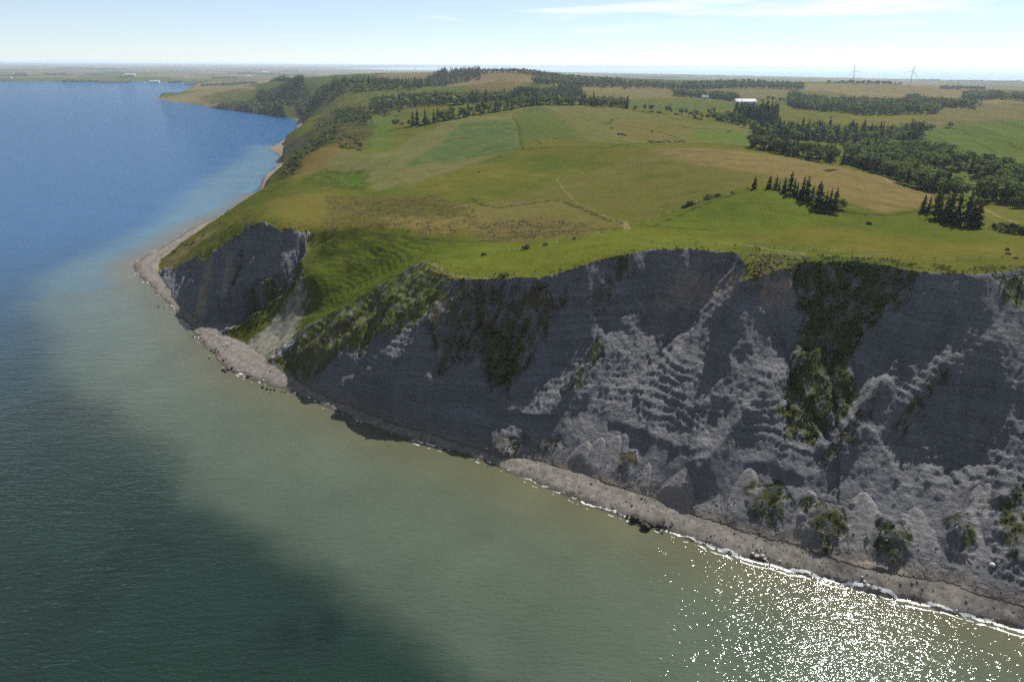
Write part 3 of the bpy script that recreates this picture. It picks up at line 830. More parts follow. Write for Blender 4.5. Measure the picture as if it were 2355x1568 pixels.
wjx = wx + 13 * fbm(wx / 45, wy / 45, 5, 201); wjy = wy + 13 * fbm(wx / 45 + 9, wy / 45, 5, 202)
dpl = dist_line(smooth_line(PLW, it=2), wjx, wjy)
inpl = inside(PLUME, wjx, wjy)
sd = np.where(inpl, dpl, -dpl)
rng_ = np.hypot(wx, wy)
pl = sstep(-4.0 - rng_ * .01, 7.0 + rng_ * .025, sd) * (.72 + .28 * sstep(0, 45, sd)) * np.where(inpl | (sd > -60), 1, 0)
dsh = dist_line(SHORE, wx, wy)
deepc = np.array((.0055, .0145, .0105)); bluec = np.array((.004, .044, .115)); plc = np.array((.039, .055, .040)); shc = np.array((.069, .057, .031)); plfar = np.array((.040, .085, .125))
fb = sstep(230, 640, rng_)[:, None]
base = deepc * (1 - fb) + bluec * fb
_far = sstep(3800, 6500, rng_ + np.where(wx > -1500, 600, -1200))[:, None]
base = base * (1 - _far) + np.array((.13, .20, .25)) * _far  # farthest water painted pale, standing in for reflected sky and sun glitter
# weed on the bed shows dark through the shallows
weed = sstep(.05, .45, fbm(wx / 28, wy / 40, 4, 205))[:, None]
base = base * (1 - .32 * weed * (1 - fb))
plcol = plc * (1 - fb) + plfar * fb
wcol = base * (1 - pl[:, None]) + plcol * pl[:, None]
near = (sstep(26, 2, dsh) * (rng_ < 700))[:, None]
wcol = wcol * (1 - .8 * near) + shc * .8 * near
midsed = (sstep(75, 15, dsh) * (rng_ < 420))[:, None] * .5
wcol = wcol * (1 - midsed) + np.array((.052, .062, .038)) * midsed
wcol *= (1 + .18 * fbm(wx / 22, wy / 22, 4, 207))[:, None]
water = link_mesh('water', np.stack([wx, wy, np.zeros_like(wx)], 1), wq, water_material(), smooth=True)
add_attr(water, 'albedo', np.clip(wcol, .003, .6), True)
tag(water, kind='structure')

# ------------------------------------------------------------------ surf along the shore
def flat_mat(name, col, rough=.8, var=.25, scale=2.0, spec=.2):
    m, nt, out = new_mat(name)
    tc = nd(nt, 'ShaderNodeTexCoord')
    n = noise(nt, tc.outputs['Object'], scale, 4, .6)
    v = mth(nt, 'ADD', mth(nt, 'MULTIPLY', n, 2 * var), 1 - var)
    sc = nd(nt, 'ShaderNodeVectorMath', operation='SCALE'); sc.inputs[0].default_value = col[:3]; nt.links.new(v, sc.inputs['Scale'])
    bs = nd(nt, 'ShaderNodeBsdfPrincipled'); bs.inputs['Roughness'].default_value = rough; bs.inputs['Specular IOR Level'].default_value = spec
    nt.links.new(sc.outputs[0], bs.inputs['Base Color']); nt.links.new(bs.outputs[0], out.inputs['Surface'])
    return m
M_FOAM = flat_mat('foam', (.42, .42, .41), .6, .2, .8)
SL = resample(np.column_stack([SHORE, np.zeros(len(SHORE))]), 0.3)[:, :2]
SL = SL[(np.hypot(SL[:, 0], SL[:, 1]) < 720) & (np.abs(np.arctan2(SL[:, 0], SL[:, 1])) < R(54))]
kk = np.ones(25) / 25
SLs = np.stack([np.convolve(np.pad(SL[:, i], 12, 'edge'), kk, 'valid') for i in (0, 1)], 1)
tg = np.gradient(SLs, axis=0); tg /= np.linalg.norm(tg, axis=1)[:, None] + 1e-9
nrm = np.stack([tg[:, 1], -tg[:, 0]], 1)          # shore runs right to left, land on its right hand
_t = SLs[40] + nrm[40] * 12
if inside(SEA, _t[:1], _t[1:2])[0]:
    nrm = -nrm                                       # nrm points to the land
acc = np.arange(len(SLs)) * .3
offs = np.linspace(-3.4, 1.0, 22)
fv, fq = [], []
G = SLs[:, None, :] + nrm[:, None, :] * (offs[None, :, None] + (0.9 * fbm(acc / 7, acc * 0 + 3, 3, 301))[:, None, None])
AC = np.repeat(acc[:, None], len(offs), 1); OF = np.repeat(offs[None, :], len(acc), 0)
f1 = fbm(AC / 2.2, OF / .7, 4, 303)
band = np.exp(-((OF - .1) / .55) ** 2) + .8 * np.exp(-((OF + 1.5 + .6 * fbm(AC / 12, OF * 0, 2, 305)) / .35) ** 2)
strength = .30 + .55 * fbm(AC / 18, OF * 0, 3, 307) + .45 * sstep(0, 60, G[:, :, 0])
on = (band * strength + .75 * f1) > .50
gx, gy = G[:, :, 0].ravel(), G[:, :, 1].ravel()
gz = np.array([max(ground_z(a, b), 0.0) for a, b in zip(gx, gy)]) + .045
gid = np.arange(gx.size).reshape(G.shape[:2])
fq = np.stack([gid[:-1, :-1], gid[:-1, 1:], gid[1:, 1:], gid[1:, :-1]], -1)[on[:-1, :-1]].reshape(-1, 4)
used = np.unique(fq); rm = np.zeros(gx.size, int); rm[used] = np.arange(len(used))
foam = link_mesh('surf_foam', np.stack([gx, gy, gz], 1)[used], rm[fq], M_FOAM, smooth=True)
tag(foam, 'broken white line of surf along the shingle beach', 'surf', kind='stuff')

# ------------------------------------------------------------------ plants
def leaf_mat(name, col, var=.35):
    m, nt, out = new_mat(name)
    L = nt.links.new
    oi = nd(nt, 'ShaderNodeObjectInfo'); geo = nd(nt, 'ShaderNodeNewGeometry')
    a = nd(nt, 'ShaderNodeAttribute', attribute_name='tone').outputs['Fac']
    n = noise(nt, geo.outputs['Position'], .09, 2, .5)
    v = mth(nt, 'ADD', mth(nt, 'MULTIPLY', a, .7), mth(nt, 'ADD', mth(nt, 'MULTIPLY', oi.outputs['Random'], .65), mth(nt, 'MULTIPLY', n, .5)))
    hs = nd(nt, 'ShaderNodeHueSaturation'); hs.inputs['Color'].default_value = (*col, 1)
    L(mth(nt, 'ADD', .462, mth(nt, 'MULTIPLY', n, .07)), hs.inputs['Hue']); L(mth(nt, 'ADD', v, .12), hs.inputs['Value'])
    df = nd(nt, 'ShaderNodeBsdfDiffuse'); tr = nd(nt, 'ShaderNodeBsdfTranslucent'); mx = nd(nt, 'ShaderNodeMixShader'); mx.inputs[0].default_value = .3
    L(hs.outputs[0], df.inputs[0]); L(hs.outputs[0], tr.inputs[0]); L(df.outputs[0], mx.inputs[1]); L(tr.outputs[0], mx.inputs[2]); L(mx.outputs[0], out.inputs['Surface'])
    return m
M_SPRUCE = leaf_mat('spruce_needles', (.042, .057, .027))
M_BROAD = leaf_mat('broad_leaves', (.074, .098, .028))
M_SHRUB = leaf_mat('shrub_leaves', (.048, .062, .022))
M_SCRUB = leaf_mat('scrub_leaves', (.024, .028, .010))
M_WEED = leaf_mat('weed_leaves', (.058, .058, .024))
M_TALL = leaf_mat('tall_grass_blades', (.072, .078, .022))
M_BARK = flat_mat('bark', (.085, .065, .05), .95, .4, 3)

def spruce_geo(seed, layers=17, per=8, rad=.17, bare=.06, gap=0.0):
    g = np.random.default_rng(seed); v, t = [], []
    lean = g.normal(0, .012, 2)
    for i in range(layers):
        f = i / (layers - 1)
        z0 = bare + (1 - bare) * f * .97
        rr = rad * ((1 - f) ** .75 + .05) * g.uniform(.72, 1.22)
        if g.random() < gap:
            rr *= .45
        ph = g.uniform(0, 7)
        for k in range(per if f < .8 else per - 3):
            a = ph + k * 2 * math.pi / per + g.normal(0, .22); r = rr * g.uniform(.55, 1.2); w = r * g.uniform(.25, .42)
            zz = z0 + g.normal(0, .014); dr = r * g.uniform(.15, .5)
            c, s_ = math.cos(a), math.sin(a); cx_, cy_ = lean * z0
            b = len(v)
            v += [(cx_, cy_, zz + .022), (cx_ + c * r * .62 - s_ * w, cy_ + s_ * r * .62 + c * w, zz - dr * .5), (cx_ + c * r, cy_ + s_ * r, zz - dr), (cx_ + c * r * .62 + s_ * w, cy_ + s_ * r * .62 - c * w, zz - dr * .5), (cx_ + c * r * .6, cy_ + s_ * r * .6, zz - dr * .5 - .05)]
            t += [(b, b + 1, b + 2), (b, b + 2, b + 3), (b, b + 4, b + 2)]
    return np.array(v), np.array(t), None
def clump_geo(seed, clumps=15, leaves=24, rx=.36, z0=.18, z1=1.0, leaf=.055, dome=False):
    g = np.random.default_rng(seed); v, t = [], []
    zc = (z0 + z1) / 2; rz = (z1 - z0) / 2
    for c in range(clumps):
        d = g.normal(0, 1, 3); d /= np.linalg.norm(d); q = g.uniform(.35, .72)
        if dome: d[2] = abs(d[2]) * .9 - .1
        cc = np.array([d[0] * rx * q, d[1] * rx * q, (z0 if dome else zc) + d[2] * (rz * 2 if dome else rz) * q * (.8 if dome else 1)])
        cr = g.uniform(.24, .42) * rx * 1.15
        for l in range(leaves):
            n = g.normal(0, 1, 3); n /= np.linalg.norm(n); n[2] = n[2] * .8 + .15
            p = cc + n * cr * g.uniform(.75, 1.08) * np.array([1, 1, .85])
            u = np.cross(n, g.normal(0, 1, 3)); u /= np.linalg.norm(u) + 1e-9; w = np.cross(n, u)
            u = u + n * g.normal(0, .45); s_ = leaf * g.uniform(.6, 1.5)
            b = len(v)
            v += [p - u * s_, p + w * s_ * .8, p + u * s_, p - w * s_ * .7]
            t += [(b, b + 1, b + 2), (b, b + 2, b + 3)]
    v = np.array(v); v[:, 2] = np.maximum(v[:, 2], .0)
    return v, np.array(t), None
def trunk_geo(h, r0, seed, limbs=0):
    g = np.random.default_rng(seed); v, t = [], []
    def tube(p0, p1, ra, rb, n=6):
        p0, p1 = np.array(p0, float), np.array(p1, float); ax = p1 - p0; ax /= np.linalg.norm(ax)
        e = np.cross(ax, [.3, .9, .2]); e /= np.linalg.norm(e); f = np.cross(ax, e); b = len(v)
        for p, r_ in ((p0, ra), (p1, rb)):
            for k in range(n):
                a = 2 * math.pi * k / n; v.append(p + (e * math.cos(a) + f * math.sin(a)) * r_)
        for k in range(n):
            k2 = (k + 1) % n; t.append((b + k, b + k2, b + n + k2)); t.append((b + k, b + n + k2, b + n + k))
    tube((0, 0, -.04), (0, 0, h), r0, r0 * .35)
    for l in range(limbs):
        a = g.uniform(0, 6.28); z_ = h * g.uniform(.35, .8); rr = g.uniform(.15, .28)
        tube((0, 0, z_), (math.cos(a) * rr, math.sin(a) * rr, z_ + g.uniform(.12, .25)), r0 * .5, r0 * .15, 5)
    return np.array(v), np.array(t), None
def geo_mesh(name, geo, mat, seed=0):
    v, t, _ = geo
    o = link_mesh(name, v, t, mat)
    g = np.random.default_rng(seed)
    # one tone per leaf or blade
    nb = 5 if len(v) % 5 == 0 and len(t) * 5 == len(v) * 3 else 4
    tone = np.repeat(g.random(len(v) // nb + 1), nb)[:len(v)]
    add_attr(o, 'tone', tone)
    me = o.data
    bpy.data.objects.remove(o)
    return me
KINDS = {}
def make_kind(kind, variants, mat):
    L = []
    for k, (crown, trunk, low) in enumerate(variants):
        L.append((geo_mesh('crown', crown, mat, k), geo_mesh('trunk', trunk, M_BARK, k), low))
    KINDS[kind] = (L, mat)
make_kind('spruce_tree', [(spruce_geo(s, 17, 8, r_, b_, gp), trunk_geo(.9, .016, s), spruce_geo(s + 50, 8, 5, r_ * 1.1, .06)) for s, r_, b_, gp in ((1, .17, .07, .1), (2, .20, .05, .15), (3, .15, .12, .1), (4, .22, .06, .2), (5, .18, .18, .25))], M_SPRUCE)
make_kind('broadleaf_tree', [(clump_geo(s, 17, 26, rx, z0, 1, .05), trunk_geo(.62, .022, s, 4), clump_geo(s + 50, 7, 9, rx, z0, 1, .12)) for s, rx, z0 in ((11, .40, .14), (12, .34, .18), (13, .46, .10), (14, .30, .16), (15, .42, .22))], M_BROAD)
make_kind('shrub', [(clump_geo(s, 11, 24, rx, .0, .9, .085, True), trunk_geo(.4, .03, s, 2), clump_geo(s + 50, 5, 8, rx, 0, .9, .2, True)) for s, rx in ((21, .55), (22, .7), (23, .48), (24, .62))], M_SHRUB)

PLANTS = []      # kind, x, y, z, height, width factor, label, group, force
def plant(kind, x, y, h, w=1.0, label=None, group=None, force=False, z=None, var=None):
    PLANTS.append(dict(kind=kind, x=x, y=y, z=ground_z(x, y) if z is None else z, h=h, w=w, label=label, group=group, force=force, var=var))
def plant_px(kind, px, py, hpx, w=1.0, label=None, group=None, skip=0, var=None):
    p = hit(px, py, skip)
    dep = math.hypot(p[0], p[1])
    plant(kind, p[0], p[1], hpx / FPX * math.hypot(dep, CAM_H - p[2]) * 1.03, w, label, group, True, p[2], var)
def zd(x, y, ox, oy, sc):        # zoomed detail pixel -> 2355-wide pixel
    return (ox + x * sc) * .69757, (oy + y * sc) * .69757

ORD = ['first', 'second', 'third', 'fourth', 'fifth', 'sixth', 'seventh', 'eighth', 'ninth', 'tenth', 'eleventh', 'twelfth', 'thirteenth', 'fourteenth', 'fifteenth']
# spruces on the grassy hill
row = [(325,247,150,1.25),(380,252,148,.9),(405,264,182,.7),(445,277,165,.9),(487,292,128,.95),(520,302,175,.8),(545,312,208,.8),(580,332,170,1),(618,347,172,1),(660,367,235,.9),(715,397,208,1.3),(770,412,280,.9),(800,414,258,.9),(845,414,260,1.0)]
for i, (x, y, t, w) in enumerate(row):
    px, py = zd(x, y, 2400, 520, .41444)
    where = 'leftmost and widest of the row' if i == 0 else ('rightmost pointed one of the row' if i == len(row) - 1 else ('tallest of the row' if i == 4 else None))
    plant_px('spruce_tree', px, py, (y - t) * .30, w * 1.25, ('dark spruce on the grassy hill crest, ' + where) if where else 'dark spruce, %s from the left in the row down the grassy hill' % ORD[i], 'spruces in the row on the grassy hill', var=i % 5)
px, py = zd(905, 413, 2400, 520, .41444); plant_px('broadleaf_tree', px, py, 24, 1.1, 'dark round-topped tree closing the lower end of the hill spruce row')
px, py = zd(210, 246, 2400, 520, .41444); plant_px('spruce_tree', px, py, 28, 1.5, 'lone broad spruce standing left of the gap on the hill crest', var=1)
px, py = zd(155, 251, 2400, 520, .41444); plant_px('shrub', px, py, 8, .8, 'small shrub at the foot of the lone hilltop spruce')
for i, (x, y, t, w) in enumerate([(1545,442,313,1.1),(1585,452,328,1.0),(1645,482,298,1.15),(1672,492,335,.9),(1715,502,340,.9),(1745,517,306,1.15),(1810,537,318,1.1),(1880,547,320,1.1),(1925,552,352,1.1),(1970,556,385,1.2)]):
    px, py = zd(x, y, 2400, 520, .41444)
    lab = {0: 'leftmost spruce of the clump above the right-hand pasture', 9: 'rightmost and lowest spruce of the clump above the right-hand pasture'}.get(i, 'dark spruce, %s from the left in the clump above the right-hand pasture' % ORD[i])
    plant_px('spruce_tree', px, py, (y - t) * .30, w * 1.2, lab, 'spruces of the clump above the right-hand pasture', var=(i * 2) % 5)
for x, y, hh, w, kind, lab in ((2265,600,46,1.5,'broadleaf_tree','wide dark bushy tree at the right edge, below the valley wood'),(2280,402,24,1.4,'broadleaf_tree','round tree in the meadow corner under the valley wood'),
    (35,283,11,.9,'shrub','small lone bush on the fence left of the hill crest'),(1125,531,11,1,'shrub','leaning bush alone on the slope right of the hill, with a dark shadow'),(1090,457,4,1.3,'shrub','tiny bush on the upper edge of the green hollow'),
    (1518,466,4,1.2,'shrub','tiny bush just left of the spruce clump'),(1575,471,4,1.2,'shrub','tiny bush right under the spruce clump'),(1565,501,5,1,'shrub','small dark bush below the spruce clump, nearest its left end'),(1610,519,4,1,'shrub','tiny dark bush below the middle of the spruce clump'),
    (1758,561,4,1,'shrub','tiny bush in line below the right half of the spruce clump'),(2217,737,9,.8,'shrub','upper of two dark bushes stacked near the right edge'),(2228,767,10,1,'shrub','lower of two dark bushes stacked near the right edge'),(2290,801,7,1,'shrub','ragged small bush at the far right above the cliff')):
    px, py = zd(x, y, 2400, 520, .41444); plant_px(kind if hh < 40 else 'shrub', px, py, hh, w * (.9 if hh > 40 else 1), lab)
for x, y, hh, w, lab in ((398,125,15,.75,'narrow dark bush standing alone, leftmost above the cliff'),(683,80,16,1.1,'round dark bush, second from the left along the pasture fence'),(815,55,13,1,'round dark bush, third from the left along the pasture fence'),(1008,18,14,.9,'dark bush, fourth from the left along the pasture fence'),(540,266,19,1.1,'dark bush growing right at the cliff edge')):
    px, py = zd(x, y, 1400, 780, .4883); plant_px('shrub', px, py, hh, w, lab)
for x, y, hh, w, lab in ((62,1092,16,.8,'leftmost dark bush on the hill fence line'),(105,1076,22,.9,'taller dark bush beside the leftmost on the hill fence line'),(222,1036,17,1.2,'wide dark bush halfway up the hill fence line'),(288,1020,13,1.2,'low dark bush next to the wide one up the hill fence line')):
    px, py = zd(x, y, 2226, 150, .4883); plant_px('shrub', px, py, hh, w, lab)
for x, y, hh, w, lab in ((1878,562,6,1,'round bush at the left end of the inner field bank'),(1925,602,8,1.2,'left bush of the dark trio in the middle field'),(1950,606,8,1.2,'middle bush of the dark trio in the middle field'),(1972,609,7,1.2,'right bush of the dark trio in the middle field'),
    (2148,585,6,.9,'lone dark bush on the field bank left of the cattle'),(1370,646,6,.8,'thorn bush at the top of the ridge scrub'),(1392,658,6,.8,'second thorn bush on the ridge scrub'),(1402,667,4,1.3,'low thorn bush under the ridge scrub'),(1500,631,6,.7,'single upright thorn bush right of the ridge scrub'),(1280,692,5,1,'small thorn bush left of the ridge scrub'),(1336,694,3,1.4,'tiny thorn bush between the ridge scrub bushes'),(980,857,7,.7,'dark thorn bush alone on the bank in the middle pasture')):
    px, py = zd(x, y, 1100, 150, .4883); plant_px('shrub', px, py, hh, w, lab)

for px, py, hh, w, lab in ((432,562,7,2.2,'wide low bush on the dune grass left of the bluff'),(446,556,6,1.8,'low bush beside the widest one on the dune grass left of the bluff'),(403,578,7,1.8,'low dark bush nearest the point on the dune grass'),(470,541,6,1.8,'low bush higher up the dune grass toward the slope'),(508,512,6,1.4,'small dark bush at the top end of the left beach')):
    plant_px('shrub', px, py, hh, w, lab)
# stands of wood and hedges
prng = np.random.default_rng(33)
def stand(px, spacing, mix, label, group, hs=(11, 17), hb=(8, 13), hsh=(2.5, 5), skip=0, maxn=400, wb=1.0):
    P = hits([(x, y, skip) for x, y in px])[:, :2]
    x0, y0 = P.min(0); x1, y1 = P.max(0)
    n = int((x1 - x0) * (y1 - y0) / spacing ** 2)
    n = min(n, 20000)
    q = prng.uniform((x0, y0), (x1, y1), (n, 2))
    q = q[inside(P, q[:, 0], q[:, 1])]
    keep = []
    cell = {}
    for a in q:
        c = (int(a[0] / spacing), int(a[1] / spacing))
        if any(np.hypot(*(a - b)) < spacing * .62 for dx in (-1, 0, 1) for dy in (-1, 0, 1) for b in cell.get((c[0] + dx, c[1] + dy), ())):
            continue
        cell.setdefault(c, []).append(a); keep.append(a)
    keep = [k for k in keep if not inside(CLEAR, k[:1], k[1:2])[0]][:maxn]
    for a in keep:
        clus = fbm(np.array([a[0] / 55]), np.array([a[1] / 55]), 2, 401)[0] * .55
        u = prng.random() + clus
        if u < mix[0]:
            plant('spruce_tree', a[0], a[1], prng.uniform(*hs), prng.uniform(.9, 1.35), label % 'spruce', group)
        elif u < mix[0] + mix[1]:
            plant('broadleaf_tree', a[0], a[1], prng.uniform(*hb), prng.uniform(.9, 1.3) * wb, label % 'leafy tree', group)
        else:
            plant('shrub', a[0], a[1], prng.uniform(*hsh), prng.uniform(.9, 1.4), label % 'shrub', group)
def hedge(px, spacing, mix, label, group, hs=(11, 17), hb=(7, 11), hsh=(2.5, 5), width=3.0):
    P = hits(px)[:, :2]
    L = resample(np.column_stack([P, np.zeros(len(P))]), spacing)
    for a in L:
        u = prng.random(); x, y = a[0] + prng.normal(0, width), a[1] + prng.normal(0, width)
        if u < mix[0]:
            plant('spruce_tree', x, y, prng.uniform(*hs), prng.uniform(.9, 1.3), label % 'spruce', group)
        elif u < mix[0] + mix[1]:
            plant('broadleaf_tree', x, y, prng.uniform(*hb), prng.uniform(.9, 1.3), label % 'leafy tree', group)
        else:
            plant('shrub', x, y, prng.uniform(*hsh), prng.uniform(.9, 1.4), label % 'shrub', group)
def band(px, depth, spacing, mix, label, group, hs=(14, 20), hb=(9, 14), hsh=(3, 5)):
    F = resample(np.column_stack([hits(px)[:, :2], np.zeros(len(px))]), spacing)[:, :2]
    for f in F:
        r0 = math.hypot(*f)
        for k in range(int(depth / spacing)):
            d = (k + prng.random()) * spacing
            q = f * (1 + d / r0) + prng.normal(0, spacing * .4, 2)
            clus = fbm(np.array([q[0] / 70]), np.array([q[1] / 70]), 2, 403)[0] * .7
            u = prng.random() + clus
            if fbm(np.array([q[0] / 40]), np.array([q[1] / 40]), 2, 405)[0] > .42:
                continue
            if u < mix[0]:
                plant('spruce_tree', q[0], q[1], prng.uniform(*hs), prng.uniform(.95, 1.4), label % 'spruce', group)
            elif u < mix[0] + mix[1]:
                plant('broadleaf_tree', q[0], q[1], prng.uniform(*hb), prng.uniform(.9, 1.35), label % 'leafy tree', group)
            else:
                plant('shrub', q[0], q[1], prng.uniform(*hsh), prng.uniform(.9, 1.4), label % 'shrub', group)
CLEAR = hits([(2085,402),(2200,393),(2295,425),(2255,452),(2150,432)])[:, :2]
band([(1735,344),(1830,364),(1900,374),(1960,381),(2010,399)], 26, 5.0, (.3,.55), '%s at the near edge of the valley wood', 'near edge of the valley wood', hs=(10,15), hb=(7,12))
stand([(2010,400),(2060,418),(2130,443),(2200,464),(2270,470),(2345,478),(2420,470),(2420,430),(2330,408),(2250,385),(2180,362),(2110,345),(2020,345),(1940,368)], 5.6, (.12,.75), '%s in the dense valley wood at the right', 'dense valley wood', hs=(11,16), hb=(8,13.5), maxn=1200, wb=1.1)
band([(1740,318),(1800,323),(1870,326),(1950,331),(2060,334),(2110,320)], 110, 7.5, (.36,.5), '%s in the mixed belt above the valley meadow', 'mixed belt above the valley meadow', hs=(11,17), hb=(7,12))
stand_clear = prng.uniform(CLEAR.min(0), CLEAR.max(0), (260, 2))
for a in stand_clear[inside(CLEAR, stand_clear[:, 0], stand_clear[:, 1])][:70]:
    plant('shrub', a[0], a[1], prng.uniform(1.2, 3.0), prng.uniform(1, 1.5), 'shrub in the bright clearing of the valley wood', 'bright clearing')
hedge([(2040,318),(2110,302),(2180,294)], 8, (.05,.5), '%s in the hedge reaching into the right-hand green field', 'hedge into the right-hand field', hb=(6,9))
stand([(1682,284),(1720,286),(1785,286),(1790,272),(1740,266),(1690,268)], 7, (.95,.05), '%s in the dense dark stand in front of the long pale roof', 'dark stand before the barn', hs=(17,23))
hedge([(1468,255),(1520,260),(1580,268),(1640,277),(1690,286),(1740,300)], 7, (.02,.55), '%s in the hedge along the top of the cattle field', 'hedge along the cattle field', hb=(7,12), hsh=(4,7), width=4)
stand([(1600,275),(1680,285),(1700,268),(1640,262),(1590,264)], 13, (.02,.6), '%s in the bushy slope behind the cattle field hedge', 'bushy slope behind the hedge', hb=(6,10))
band([(1820,240),(1835,251),(1897,258),(1927,257),(2006,267),(2074,265),(2150,264)], 330, 8.5, (.45,.5), '%s in the large wood right of the barn', 'large wood on the right', hs=(14,20), hb=(10,15))
band([(1555,223),(1600,226),(1640,229),(1690,234)], 150, 9, (.5,.45), '%s among the trees round the white farmhouse', 'trees round the white farmhouse', hs=(13,18))
band([(1570,207),(1660,204),(1730,203),(1780,205),(1840,208)], 200, 11, (.45,.5), '%s in the wood along the far ridge', 'wood along the far ridge', hs=(14,19), hb=(10,15))
band([(1430,205),(1480,203),(1560,206)], 130, 11, (.5,.5), '%s in the wood along the far ridge', 'wood along the far ridge')
band([(1910,193),(1980,194),(2060,196)], 60, 12, (.35,.6), '%s in the shelter belt under the left wind turbine', 'shelter belt under the turbine', hs=(11,14), hb=(8,12))
band([(2090,236),(2150,246),(2200,250),(2235,252)], 130, 9, (.3,.65), '%s in the copse at the corner of the right-hand brown field', 'copse by the right-hand brown field', hs=(12,17), hb=(9,13))
band([(2225,234),(2290,229),(2355,234),(2430,237)], 260, 11, (.3,.65), '%s in the wood at the far right', 'wood at the far right', hs=(12,18), hb=(9,14))
band([(2165,206),(2260,207)], 90, 11, (.05,.8), '%s on the bushy knoll at the far right', 'bushy knoll at the far right', hb=(6,10))
hedge([(1760,232),(1790,236),(1830,240)], 12, (.1,.7), '%s by the small meadow behind the barn', 'trees by the small meadow')
# rows above the big pasture
hedge([(925,293),(960,288),(1000,282),(1050,273),(1100,264),(1150,255),(1200,247),(1240,242)], 6.5, (.55,.45), '%s in the tall row along the upper pasture edge', 'tall row along the pasture edge', hs=(14,19), hb=(10,15), width=2.5)
hedge([(925,294),(960,289),(1000,283),(1050,274),(1100,265),(1150,256),(1200,248),(1240,242),(1330,242),(1440,248)], 4.5, (0,.25), '%s in the low hedge under the tall tree row', 'hedge under the tall row', hb=(5,8), hsh=(3,5.5), width=2)
band([(1200,245),(1240,242.5),(1330,243),(1438,250)], 60, 7, (.08,.8), '%s in the thicket behind the pasture crest', 'thicket behind the crest', hb=(8,13))
band([(860,263),(900,257),(950,247),(1033,244),(1100,239),(1180,237)], 150, 9, (.5,.45), '%s in the wooded valley behind the tall row', 'wooded valley behind the tall row', hs=(14,20), hb=(10,15))
band([(1190,237),(1250,229),(1330,223)], 220, 9.5, (.7,.28), '%s in the dark plantation below the hilltop', 'dark plantation below the hilltop', hs=(15,22))
band([(767,217),(863,212),(958,207),(1026,197),(1060,191),(1100,184)], 330, 10.5, (.7,.25), '%s in the long spruce forest on the left skyline', 'long spruce forest', hs=(15,22))
band([(1080,178),(1130,171),(1169,168),(1230,175),(1290,185)], 140, 13, (.45,.5), '%s on the wooded hilltop at the skyline', 'wooded hilltop', hs=(11,17), hb=(8,12))
band([(1230,196),(1290,196),(1330,200)], 200, 11, (.3,.6), '%s on the slope right of the wooded hilltop', 'slope right of the hilltop', hs=(11,16))
band([(1300,200),(1350,201),(1425,200)], 150, 11, (.3,.65), '%s on the round wooded knoll', 'round wooded knoll')
# coastal slope and headland
stand([(652,405),(665,375),(690,345),(720,315),(745,285),(790,262),(830,262),(800,285),(775,300),(760,325),(725,345),(690,385),(660,415)], 5.5, (.12,.35), '%s on the steep wooded coastal slope', 'wooded coastal slope', hs=(6,10), hb=(4,7), hsh=(2,4))
stand([(760,262),(800,250),(840,255),(860,285),(820,285),(790,280)], 6.5, (.6,.3), '%s in the dark coastal plantation', 'dark coastal plantation', hs=(9,14), hb=(6,9))
stand([(770,335),(790,345),(838,346),(832,325),(800,318),(775,322)], 7, (.1,.3), '%s in the hollow beside the brown knoll', 'hollow beside the brown knoll', hs=(5,8), hb=(4,6), hsh=(2,3.5))
band([(600,256),(640,262),(690,252),(720,246),(760,231),(790,218)], 260, 10, (.55,.4), '%s in the wood above the far bay', 'wood above the far bay', hs=(12,18), hb=(9,13))
band([(465,199.5),(520,197),(580,193),(660,189)], 90, 12, (.3,.65), '%s in the belt across the headland', 'belt across the headland', hb=(8,12))
stand([(510,247),(530,238),(570,232),(600,236),(580,250)], 13, (.2,.5), '%s on the headland cliff top', 'headland cliff top', hs=(8,12), hb=(5,9))
hedge([(870,258),(900,266),(925,262)], 9, (.5,.5), '%s at the end of the green strip', 'end of the green strip')
# far shore: belts and copses
for x0, x1, yb, hm in ((144,227,185.8,15),(227,301,187,10),(0,64,177,14),(35,62,173,13),(104,150,174,15),(150,170,174,10),(197,240,174,11),(240,288,171,12),(272,306,180,13),(387,416,187.3,14),(424,478,191.5,10),(133,213,160.5,20),(213,288,162,18),(32,106,155.5,15),(380,437,155.5,13),(488,546,182,12),(546,628,171.5,14),(650,700,176,14),(700,760,183,16),(760,860,187,16),(760,830,176,14),(860,900,170,12),(820,880,190,14)):
    p0, p1 = at(x0, yb, 9), at(x1, yb, 9)
    n = int(max(4, (x1 - x0) * .9))
    for k in range(n):
        t = (k + prng.random()) / n
        x, y = p0[:2] * (1 - t) + p1[:2] * t; s_ = 1 + prng.normal(0, .006)
        plant('broadleaf_tree', x * s_, y * s_, hm * prng.uniform(.7, 1.2), prng.uniform(1.2, 2.2), None, None)
# far right shore belts
for x0, x1, yb in ((2115,2160,184),(2180,2260,186),(2260,2355,187),(2350,2420,188),(1480,1560,178)):
    p0, p1 = at(x0, yb, 12), at(x1, yb, 12)
    for k in range(40):
        t = prng.random(); x, y = p0[:2] * (1 - t) + p1[:2] * t; s_ = 1 + prng.normal(0, .01)
        plant('broadleaf_tree', x * s_, y * s_, prng.uniform(9, 16), prng.uniform(1.2, 2.2), None, None)

